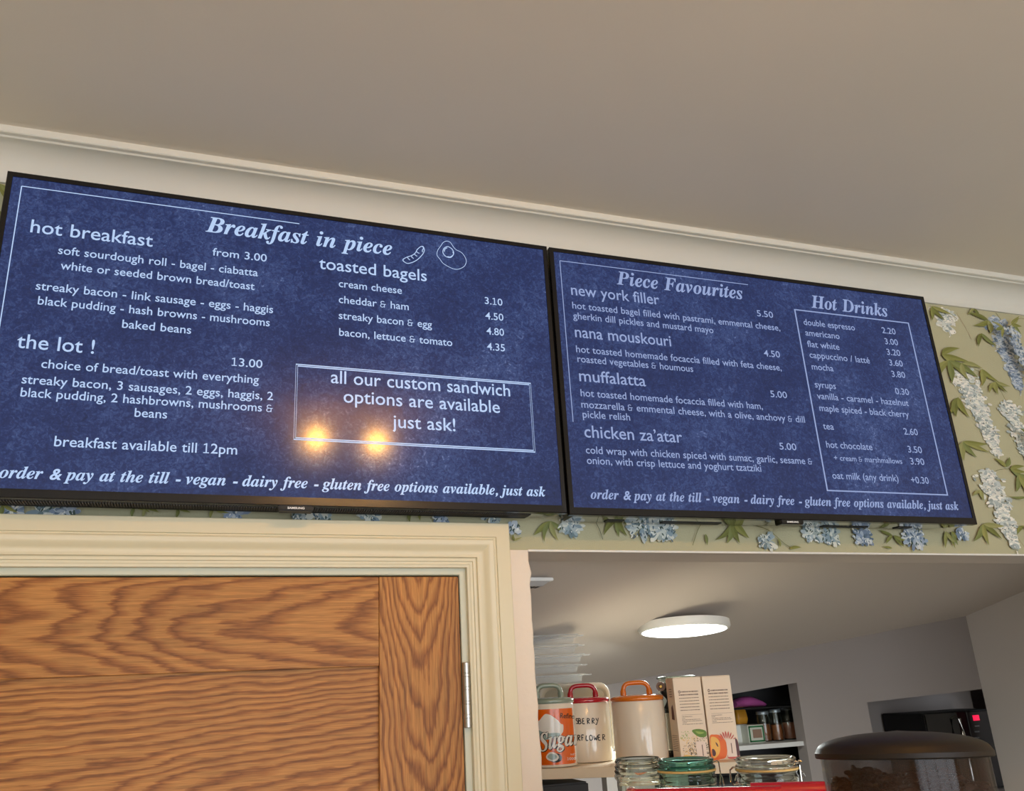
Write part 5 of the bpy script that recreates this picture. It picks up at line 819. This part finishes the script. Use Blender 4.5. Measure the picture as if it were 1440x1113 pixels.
def art_fruit(pr2, W_, H):
    pr2(blob([(.02, .27), (.2, .30), (.42, .28), (.56, .21), (.58, .12), (.5, .03), (.3, .01), (.02, .01)]), MI['o'], .0005)
    pr2(blob([(.04, .25), (.2, .27), (.33, .22), (.33, .12), (.22, .05), (.05, .04)]), MI['l'], .0007)
    pr2(blob([(.05, .13), (.13, .125), (.17, .08), (.12, .05), (.05, .06)]), MI['m'], .0009); pr2(blob([(.20, .21), (.26, .19), (.28, .155), (.23, .17)]), MI['m'], .0009)
    for i in range(9):
        a = radians(160 - i * 17); x, y = .60, .20; pr2(blob([(x + .16 * cos(a), y + .045 * sin(a)), (x + .27 * cos(a + .10), y + .095 * sin(a)), (x + .36 * cos(a), y + .135 * sin(a)), (x + .28 * cos(a - .12), y + .10 * sin(a - .1))], 3), MI['r'], .0005 + i * .00002)
    pr2(blob([(.9, .24), (.98, .2), (.99, .05), (.9, .03), (.88, .14)]), MI['m'], .0008); pr2(blob([(.58, .06), (.75, .045), (.95, .04), (.97, .01), (.6, .01)]), MI['r'], .0008)
    pr2(([(.57, .03), (.89, .03), (.89, .235), (.57, .235)], [(0, 1, 2, 3)]), MI['w'], .0011); pr2(([(.72, .07), (.75, .07), (.75, .19), (.72, .19)], [(0, 1, 2, 3)]), M_print1, .0013)
CA = radians(-13)
nx_ = carton(959.5, 999.4, .040, CA, 954, .055, 'left of two tall cream cartons, printed with a green leaf over seeds', art_tea)
carton(1001.6, 1042.5, .006, CA, 952, .052, 'right of two tall cream cartons, printed with sliced papaya', art_fruit, nx_)
# jar with a clear lid behind the cartons
M_glass = mat('clear_glass', (240, 246, 240), .03, trans=1.0, ior=1.46); M_gglass = mat('green_glass', (196, 222, 208), .04, trans=1.0, ior=1.46); M_teal = mat('teal_glass_lid', (110, 186, 172), .05, trans=1.0, ior=1.46)
jc = on_shelf(965, .215); jz = at(965, 951, jc.y).z - ZS; jr = .0465
jb = empty('glass_jar', jc); tag(jb, 'clear glass jar almost hidden behind the two cartons, only its rim showing', 'jar')
obj('jar_body', lathe([(jr - .004, 0), (jr, .004), (jr, jz - .02), (jr - .004, jz - .012), (jr - .004, jz - .006), (jr - .0065, jz - .006), (jr - .0065, jz - .012), (jr - .0025, jz - .02), (jr - .0025, .006), (0, .005)], 40, jc), M_glass, jb, smooth=True)
obj('jar_lid', lathe([(jr - .001, jz - .0055), (jr + .001, jz - .003), (jr + .001, jz - .001), (jr - .003, jz + .0005), (0, jz + .001)], 40, jc), M_gglass, jb, smooth=50)
# kitchen blowtorch between the orange-lidded canister and the cartons
bc = on_shelf(951, .135); bt = empty('kitchen_torch', bc); tag(bt, 'black and silver kitchen torch with a round brass-centred nozzle, left of the cartons', 'torch')
zc = at(929, 966, bc.y).z - ZS; zm = at(935, 1003, bc.y).z - ZS; zl = at(938, 1056, bc.y).z - ZS
obj('canister_body', lathe([(.0125, zl), (.0130, zl + .002), (.0130, zm - .002), (.0120, zm)], 24, bc), M_steel, bt, smooth=True)
obj('base', lathe([(.0150, 0), (.0155, .003), (.0150, zl - .003), (.0125, zl)], 24, bc), M_blackm, bt, smooth=True)
vd = Vector((-bc.x, -bc.y, .0)).normalized(); sd = Vector((-vd.y, vd.x, 0)); 
if sd.x > 0: sd = -sd
nzc = Vector((*at(929, 966, bc.y - .03)[:],)); 
hd = bc + Vector((0, 0, zc))
obj('head', tube([bc + Vector((0, 0, zm - .004)), bc + Vector((0, 0, zm + .012)), bc + Vector((0, 0, zc - .012)) + sd * .004, hd + sd * .013 - vd * .015, hd + sd * .013 - vd * .030], [.0125, .0125, .0125, .0118, .008], 20), M_blackm, bt, smooth=True)
na = hd + sd * .015; nz = obj('nozzle', xf(lathe([(.0085, -.02), (.0105, -.018), (.0105, .012), (.0100, .0135), (.0085, .0135), (.0080, .004), (0, .004)], 28), Matrix.Translation(na + vd * .010) @ vd.to_track_quat('Z', 'Y').to_matrix().to_4x4()), mat('nozzle_metal', (120, 96, 84), .35, metal=.8), bt, smooth=True)
obj('nozzle_core', xf(lathe([(.004, .004), (.0045, .008), (.003, .011), (0, .011)], 16), Matrix.Translation(na + vd * .010) @ vd.to_track_quat('Z', 'Y').to_matrix().to_4x4()), mat('brass', (200, 160, 90), .3, metal=1), nz, smooth=True)

# ------------------------------------------------------------------ counter, coffee machine, jars, grinder
ct = empty('counter', (1.5, 1.0, 0)); tag(ct, 'dark counter in front of the kitchen opening, below the picture', 'counter')
obj('worktop', bbox(.53, 2.6, .50, 1.385, .93, .96, .004, 1), mat('worktop', (90, 78, 70), .4), ct)
obj('front_panel', box(.55, 2.58, .54, .56, .0, .93), M_room, ct)
M_redm = mat('red_enamel', (196, 10, 26), .16, coat=.8)
r0 = at(884, 1110, 1.10); zr = r0.z; r_1 = atz(1094, 1105.5, zr); r2_ = atz(1088, 1102, zr + .002); r3 = atz(1160, 1099.5, zr + .002)
ru = (r_1 - r0).normalized(); rn = Vector((-ru.y, ru.x, 0)); rn = rn if rn.y > 0 else -rn
cm = empty('coffee_machine', (r0 + (r_1 - r0) * .5).xy.to_3d() + Vector((0, 0, .96))); tag(cm, 'red enamelled coffee machine whose top rail runs in front of the glass jars', 'coffee machine')
TD = .020; ZM = zr - .105
e0 = r0 - ru * .0; e1 = r_1
def rail(P, r, name):
    return obj(name, tube(P, r, 16), M_redm, cm, smooth=True)
rr_ = .0085; dn = Vector((0, 0, -rr_))
rail([e0 + rn * .03 + dn, e0 + rn * .012 + ru * .003 + dn, e0 + ru * .012 + rn * .002 + dn, e0 + ru * .03 + dn] + [e0 + (e1 - e0) * t + dn for t in (.3, .5, .7, .9)] + [e1 - ru * .004 + dn, e1 + dn + ru * .004], rr_, 'top_rail')
def plate(a, b, d, z0, z1): 
    return ([(p.x, p.y, z) for z in (z0, z1) for p in (a, b, b + rn * d, a + rn * d)], [(0, 1, 2, 3), (4, 5, 6, 7), (0, 1, 5, 4), (1, 2, 6, 5), (2, 3, 7, 6), (3, 0, 4, 7)])
obj('front_panel', bevel(plate(e0 + rn * -.004, e1 + rn * -.004, .012, .985, zr - rr_ * 1.4), .004, 2), M_redm, cm, smooth=40)
obj('body', bevel(plate(e0 + rn * .009, r3 + rn * .02, .20, .985, ZM), .004, 2), M_blackm, cm)
rail([r2_ - ru * .03 + rn * .012 + Vector((0, 0, -.012)), r3 + rn * .002 + Vector((0, 0, -.012))], .0125, 'side_rail')
obj('side_panel', bevel(plate(r2_ + rn * .008, r3 + rn * .0, .010, .985, zr - .02), .003, 2), M_redm, cm, smooth=40)
for a_ in (e0 + rn * .03 + ru * .03, e1 + rn * .03 - ru * .03, e0 + rn * .17 + ru * .03, e1 + rn * .17 - ru * .03): obj('foot', lathe([(.016, 0), (.016, .026)], 16, (a_.x, a_.y, .9600)), M_blackm, cm)
M_rubber = mat('rubber_seal', (232, 200, 130), .5)
def jar_at(px, Y, pylid): p = at(px, pylid, Y); return Vector((p.x, p.y, ZM + .0006)), p.z - ZM - .0006
def shell(outer, th): return outer + [(max(r - th, 0), z) for r, z in outer[::-1]]
def clip_jar(px, Y, pys, r, gm, lm, label, wires):
    c, hs = jar_at(px, Y, pys); t = empty('clip_top_jar', c); tag(t, label, 'jar', 'clip-top glass jars on the coffee machine')
    o = [(r * .9, .0), (r * .97, .003), (r * .98, .02), (r * .98, hs - .046), (r * 1.01, hs - .040), (r * .97, hs - .034), (r * 1.0, hs - .028), (r * .955, hs - .022), (r * 1.0, hs - .014), (r * .99, hs - .009), (r * .955, hs - .006), (r * .99, hs - .002)]
    inner = [(r * .93, hs - .002), (r * .90, hs - .010), (r * .91, hs - .03), (r * .93, hs - .046), (r * .93, .008), (r * .86, .005), (0, .005)]
    obj('jar_body', lathe(o + inner, 48, c), gm, t, smooth=50)
    obj('seal', lathe([(r * .93, hs - .0016), (r * 1.015, hs - .0014), (r * 1.02, hs), (r * 1.015, hs + .0014), (r * .93, hs + .0016)], 48, c), M_rubber, t, smooth=50)
    lid = [(r * .93, hs + .002), (r * .99, hs + .002), (r * 1.005, hs + .004), (r * .985, hs + .0065), (r * .935, hs + .0078), (r * .945, hs + .0095), (r * .975, hs + .0115), (r * .97, hs + .0150), (r * .93, hs + .0168), (r * .88, hs + .0165), (r * .80, hs + .0135), (r * .5, hs + .0130), (0, hs + .0130)]
    obj('jar_lid', lathe(lid + [(0, hs + .009), (r * .8, hs + .009), (r * .9, hs + .004)], 48, c), lm, t, smooth=50)
    obj('wire_band', lathe([(r * .962 + .0012 * cos(a), hs - .0195 + .0012 * sin(a)) for a in [i * pi / 3 for i in range(6)]], 48, c, closed=True), M_chrome, t, smooth=True)
    for P, wr in wires(c, hs): obj('wire_clip', tube(P, wr, 8), M_chrome, t, smooth=True)
    return t
def vpt(px, py, Y): return at(px, py, Y)
G_Y, C_Y = 1.20, 1.13
def gw(c, hs):
    k = Vector((c.y, -c.x, 0)).normalized(); r = .0445
    def q(a, z, d=0): return c + k * (r + a) + Vector((0, 0, hs + z)) - Vector((c.x, c.y, 0)).normalized() * d
    return [([q(-.004, .010), q(.003, .0125), q(.0055, .010), q(.006, -.006), q(.004, -.020), q(.0, -.030)], .0011), ([q(.0055, -.004, .004), q(.0085, -.014, .006), q(.009, -.030, .006), q(.0055, -.036, .004), q(.005, -.018, .003)], .0010)]
clip_jar(965.5, G_Y, 1083.5, .0443, M_gglass, M_teal, 'green-tinted clip-top jar in the middle of the three jars on the coffee machine', gw)
def cw(c, hs):
    k = Vector((c.y, -c.x, 0)).normalized(); r = .0445; f_ = Vector((c.x, c.y, 0)).normalized()
    def q(a, z, d=0): return c + k * a + Vector((0, 0, hs + z)) - f_ * d
    L_ = [q(-r + .004, .004), q(-r - .005, .003), q(-r - .0095, -.001), q(-r - .010, -.018), q(-r - .0065, -.022), q(-r + .002, -.021)]
    R_ = [q(r - .006, .011), q(r + .002, .008), q(r + .0035, .004), q(r + .003, -.028)]; R2 = [q(r - .001, .006), q(r + .004, .010), q(r + .007, .009)]
    R3 = [q(r + .003, -.004), q(r + .008, -.007), q(r + .009, -.012), q(r + .005, -.015), q(r + .005, -.010)]
    return [(L_, .0014), (R_, .0013), (R2, .0016), (R3, .0009), ([q(-r - .004, -.016), q(-r - .001, -.008), q(-r + .001, -.016), q(-r - .003, -.020)], .001)]
clip_jar(1078, C_Y, 1081.5, .0455, M_glass, M_glass, 'clear clip-top jar with an amber seal, rightmost of the three jars on the coffee machine', cw)
# open ribbed jar
c, hs = jar_at(896.5, 1.27, 1066); t = empty('ribbed_jar', c); tag(t, 'clear ribbed jar without a lid, left of the green-tinted jar on the coffee machine', 'jar')
R0 = .0395; o = [(R0 * .8, 0), (R0 * .88, .003), (R0 * .90, hs - .052), (R0 * .93, hs - .040), (R0 * .92, hs - .034), (R0 * 1.0, hs - .030), (R0 * 1.02, hs - .026), (R0 * .96, hs - .023), (R0 * 1.0, hs - .019), (R0 * .94, hs - .016), (R0 * .98, hs - .012), (R0 * .92, hs - .009), (R0 * .95, hs - .005), (R0 * .90, hs - .001), (R0 * .87, hs)]
obj('jar_body', lathe(o + [(R0 * .83, hs - .003), (R0 * .86, hs - .02), (R0 * .84, hs - .05), (R0 * .82, .008), (0, .006)], 48, c), M_glass, t, smooth=50)

# coffee grinder
gc = at(1267.5, 1059, .72); gz = gc.z; GR = .0825
gr_ = empty('coffee_grinder', (gc.x, gc.y, .96)); tag(gr_, 'coffee grinder with a domed dark lid on a smoky hopper of beans', 'coffee grinder')
M_glid = mat('smoky_lid', (34, 26, 20), .46); M_glid.node_tree.nodes['Principled BSDF'].inputs['Specular IOR Level'].default_value = .32; M_hop = mat('smoky_hopper', (58, 38, 27), .05); M_hop.node_tree.nodes['Principled BSDF'].inputs['Alpha'].default_value = .36
ld = [(GR - .008, -.0050), (GR + .0005, -.0045), (GR + .0015, -.0035), (GR + .0015, .0008), (GR + .0006, .0018)] + [((GR - .0004) * cos(a), .0022 + .0185 * sin(a) ** .9) for a in [pi / 2 * i / 12 for i in range(1, 13)]]
ld[-1] = (0, .0215)
Tl = Matrix.Translation((gc.x, gc.y, gz)) @ Matrix.Rotation(radians(-3.2), 4, Vector((gc.y, -gc.x, 0)).normalized()) @ Matrix.Translation((-gc.x, -gc.y, -gz))
obj('hopper_lid', xf(lathe(ld, 72, (gc.x, gc.y, gz)), Tl), M_glid, gr_, smooth=40)
obj('lid_glint', join(*[xf(bbox(-.012, .012, -.002, .002, 0, .0015, .0004, 1), Matrix.Translation((gc.x, gc.y, gz + .0185)) @ Matrix.Rotation(a, 4, 'Z') @ Matrix.Translation((0, -.035, 0))) for a in (-.4,)]), M_chrome, gr_)  # chrome sliver shaped after the highlight and small rim marks on the dome
HR = .0790; zb0 = 1.47
hop = [(HR, gz - .0050), (HR, 1.50), (.05, zb0), (.048, zb0), (HR - .003, 1.503), (HR - .003, gz - .0050)]
obj('hopper', xf(lathe(hop, 72, (gc.x, gc.y, 0), closed=True), Tl), M_hop, gr_, smooth=40)
obj('grinder_body', loft([[(gc.x + x, gc.y + y, z) for x, y in rrect(a, b, .03, 5)] for a, b, z in ((.15, .17, .9602), (.16, .18, .97), (.15, .17, 1.30), (.11, .12, 1.44), (.09, .09, 1.469))]), M_blackm, gr_, smooth=40)
random.seed(11); M_bean = mat('roasted_bean', (74, 44, 30), .4, var=.35, vscale=30)
gs = []
def bean(p, s=.0052):
    Mx = Matrix.Translation(p) @ Matrix.Rotation(random.uniform(0, 6.28), 4, 'Z') @ Matrix.Rotation(random.uniform(0, 3), 4, 'X')
    V = []; Fs = []; n = 6
    for k, (zz_, rr2) in enumerate(((-.9, .45), (-.35, .95), (.35, .95), (.9, .45))):
        for i in range(n): a = 2 * pi * i / n; V.append(Mx @ Vector((zz_ * s, rr2 * cos(a) * s * .66, rr2 * sin(a) * s * .5)))
    for k in range(3):
        for i in range(n): j = (i + 1) % n; Fs.append((k * n + i, k * n + j, (k + 1) * n + j, (k + 1) * n + i))
    Fs += [tuple(range(n)), tuple(range(3 * n, 4 * n))]; return V, Fs
def level(a, r): return gz - .030 + .010 * cos(a - 1.2) * r / HR + .004 * sin(5 * a)
for i in range(1500):
    a = random.uniform(0, 2 * pi)
    if i < 800: r = random.uniform(.061, .0700); z = random.uniform(1.515, level(a, r))
    else: r = 0.070 * math.sqrt(random.random()); z = level(a, r) + random.uniform(-.010, .003)
    gs.append(bean(Vector((gc.x + r * cos(a), gc.y + r * sin(a), z))))
core = lathe([(.04, 1.476), (.061, 1.51), (.061, gz - .046), (0, gz - .042)], 32, (gc.x, gc.y, 0))
tag(obj('coffee_beans', xf(join(*gs, core), Tl), M_bean, None, smooth=40), 'dark roasted coffee beans filling the smoky hopper', 'coffee beans', kind='stuff')

# ------------------------------------------------------------------ inside the far recesses
shf = tag(obj('recess_shelf', join(bbox(A0 + .001, A2 - .001, YK + .062, 3.338, 1.474, 1.4915, .001, 1), box(A0 + .001, A1 - .001, YK + .015, YK + .0625, 1.474, 1.4915)), mat('white_shelf', (222, 220, 216), .4)), 'white shelf board holding jars in the dark far recess', 'shelf')
ush = tag(obj('wire_shelf', join(*[box(A0 + .001, A2 - .001, y, y + .004, 1.628, 1.632) for y in [3.064 + i * .018 for i in range(15)]], box(A0 + .001, A0 + .006, 3.062, 3.335, 1.624, 1.629), box(A2 - .006, A2 - .001, 3.062, 3.335, 1.624, 1.629)), M_blackm), 'dark wire shelf at the top of the far recess, under the pink bag', 'shelf')
def bx_at(px0, px1, Y, dep, z0, z1, r=.003): return bbox(at(px0, 1010, Y).x, at(px1, 1010, Y).x, Y, Y + dep, z0, z1, r, 1)
pb = at(1062, 985, 3.14)
V = []; rings = []
random.seed(5)
for i in range(9):
    t_ = i / 8; x = at(1040, 985, 3.12).x + t_ * (at(1084, 985, 3.12).x - at(1040, 985, 3.12).x); s_ = (.30 + sin(pi * (t_ * .8 + .12)) * .8) * (1 - .35 * t_)
    rings.append([(x, 3.17 + .045 * s_ * cos(a) * random.uniform(.85, 1.15), 1.6325 + .026 * s_ + .026 * s_ * sin(a) * random.uniform(.9, 1.0)) for a in [2 * pi * k / 10 for k in range(10)]])
tag(obj('plastic_bag', loft(rings), mat('pink_film', (180, 84, 150), .3, coat=.4), None, smooth=60), 'crumpled pink plastic bag lying on the dark wire shelf', 'bag')
yz = bx_at(1040, 1055, 3.14, .07, 1.4918, 1.60); 
ybx = tag(obj('cardboard_box', bx_at(1030, 1050, 3.16, .10, 1.4918, 1.565), mat('white_card', (226, 226, 220), .6)), 'plain white box on the recess shelf, beside the green-framed carton', 'box')
yp = at(1047, 1005, 3.18); rings = [[(yp.x + x, yp.y + .035 + y, 1.5655 + z) for x, y in rrect(a, b, .01, 3)] for a, b, z in ((.05, .03, 0), (.058, .042, .02), (.05, .03, .06), (.034, .012, .072), (.036, .004, .080))]
tag(obj('food_packet', loft(rings), mat('yellow_packet', (200, 140, 40), .35), None, smooth=50), 'yellow food packet standing on the plain white box', 'packet')
gx0, gx1 = at(1052, 1030, 3.11).x, at(1075, 1030, 3.11).x; gbx = empty('tea_carton', ((gx0 + gx1) / 2, 3.15, 1.4917)); tag(gbx, 'small white carton with a green frame printed on its face, in the recess', 'carton')
cb = obj('carton_box', bbox(gx0, gx1, 3.11, 3.19, 1.4917, 1.563, .001, 1), mat('white_carton', (206, 206, 190), .5), gbx)
def fr2(x0, x1, z0, z1, w_): return join(box(x0, x1, 3.1085, 3.1095, z0, z0 + w_), box(x0, x1, 3.1085, 3.1095, z1 - w_, z1), box(x0, x0 + w_, 3.1085, 3.1095, z0, z1), box(x1 - w_, x1, 3.1085, 3.1095, z0, z1))
obj('printed_frame', fr2(gx0 + .004, gx1 - .003, 1.4955, 1.559, .006), mat('green_ink', (30, 110, 60), .5), cb)
obj('printed_picture', box(gx0 + .022, gx1 - .014, 3.1087, 3.1095, 1.511, 1.545), mat('brown_ink', (150, 120, 100), .5), cb)
M_brown = mat('brown_contents', (158, 84, 40), .6, var=.2); M_jl = mat('jar_lid_grey', (150, 160, 164), .3, metal=.6)
def pantry_jar(px0, px1, Y, zfill, ztop, label, lidm, c_m):
    a, b = at(px0, 1030, Y).x, at(px1, 1030, Y).x; r = (b - a) / 2; c = Vector(((a + b) / 2, Y + r, 1.4917)); h = ztop - c.z
    t = empty('pantry_jar', c); tag(t, label, 'jar', 'jars in the dark far recess')
    obj('jar_glass', lathe([(r * .95, .0), (r, .004), (r, h - .012), (r * .9, h - .004), (r * .9, h), (r * .85, h), (r * .85, h - .004), (r - .003, h - .013), (r - .003, .004), (0, .003)], 28, c), M_glass, t, smooth=50)
    obj('contents', lathe([(r - .004, .0045), (r - .004, zfill - c.z), (0, zfill - c.z + .004)], 24, c), c_m, t, smooth=50)
    obj('jar_lid', lathe([(r * .93, h + .0003), (r * .95, h + .002), (r * .95, h + .012), (r * .9, h + .014), (0, h + .014)], 28, c), lidm, t, smooth=50)
pantry_jar(1073, 1089, 3.13, 1.560, 1.600, 'short jar of brown contents beside the green-framed carton', M_jl, M_brown)
pantry_jar(1091, 1106, 3.12, 1.556, 1.606, 'middle jar of brown contents in the recess, with a grey lid', M_jl, M_brown)
pantry_jar(1108, 1131, 3.14, 1.560, 1.612, 'widest and tallest glass jar, at the right end of the recess shelf', mat('glass_stopper', (170, 176, 180), .08, trans=.8), mat('red_brown_contents', (170, 96, 66), .6, var=.3))
# plates under the shelf
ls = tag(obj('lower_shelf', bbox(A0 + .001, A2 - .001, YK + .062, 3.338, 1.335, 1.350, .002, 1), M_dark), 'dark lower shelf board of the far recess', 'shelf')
bc_ = Vector((2.22, 3.18, 1.3502)); tag(obj('mixing_bowl', lathe([(.04, 0), (.045, .004), (.075, .05), (.078, .052), (.074, .053), (.042, .008), (0, .006)], 36, bc_), M_white, None, smooth=50), 'white bowl on the dark lower shelf of the far recess', 'bowl')
# microwave
YM = 3.10; mx0 = at(1297, 1012, YM).x; mx1 = mx0 + .47; mz1 = at(1300, 1004, YM).z; mz0 = 1.2215
mo = empty('microwave_oven', ((mx0 + mx1) / 2, YM + .12, mz0)); tag(mo, 'black microwave oven with a red clock, in the right-hand far recess', 'microwave')
obj('casing', bbox(mx0, mx1, YM, 3.345, mz0 + .005, mz1, .004, 2), M_blackm, mo)
obj('oven_door', bbox(mx0 + .003, at(1356, 1010, YM).x, YM - .015, YM - .0005, mz0 + .01, mz1 - .004, .003, 2), mat('oven_glass', (12, 12, 13), .08, coat=1), mo)
hx_ = at(1347, 1010, YM - .03).x; obj('door_handle', tube([(hx_, YM - .012, mz1 - .02), (hx_, YM - .04, mz1 - .03), (hx_, YM - .044, mz1 - .10), (hx_, YM - .042, mz0 + .05), (hx_, YM - .012, mz0 + .04)], .006, 10), M_chrome, mo, smooth=True)
obj('control_panel', bbox(at(1357, 1010, YM).x, mx1 - .002, YM - .014, YM - .0005, mz0 + .01, mz1 - .004, .002, 1), M_black, mo)
a, b = at(1367.5, 1006.5, YM - .015), at(1378, 1013.5, YM - .015)
obj('clock_display', box(a.x, b.x, YM - .0155, YM - .0144, b.z, a.z), mat('red_led', (90, 6, 20), .3, emit=(255, 30, 80), es=1.0), mo)
for py in (1021.5, 1029.5, 1038):
    q0 = at(1374, py, YM - .015); obj('button', bbox(q0.x - .014, q0.x + .014, YM - .0165, YM - .0142, q0.z - .003, q0.z + .003, .0008, 1), mat('button_grey', (110, 112, 116), .4), mo)
for x in (mx0 + .03, mx1 - .03): obj('foot', lathe([(.012, 0), (.012, .006)], 12, (x, YM + .06, mz0 - .0013)), M_blackm, mo)

# ------------------------------------------------------------------ twin ceiling spots above the viewer
M_bulb = mat('warm_bulb', (255, 220, 160), .3, emit=(255, 178, 66), es=450)
for i, p in enumerate(LAMPS):
    t = empty('ceiling_spot', (p[0], p[1], 2.55)); tag(t, ('left' if i == 0 else 'right') + ' of two small warm ceiling spots over the counter, seen mirrored in the breakfast screen', 'light', 'pair of ceiling spots')
    obj('bulb', lathe([(0, -.020), (.010, -.017), (.017, -.008), (.019, .004), (.014, .016), (.010, .022)], 24, p), M_bulb, t, smooth=True).visible_shadow = True
    obj('ceiling_cup', lathe([(.035, 2.6868), (.034, 2.670), (.012, 2.660), (.012, 2.6225)], 24, (p[0], p[1], 0)), M_white, t, smooth=40)
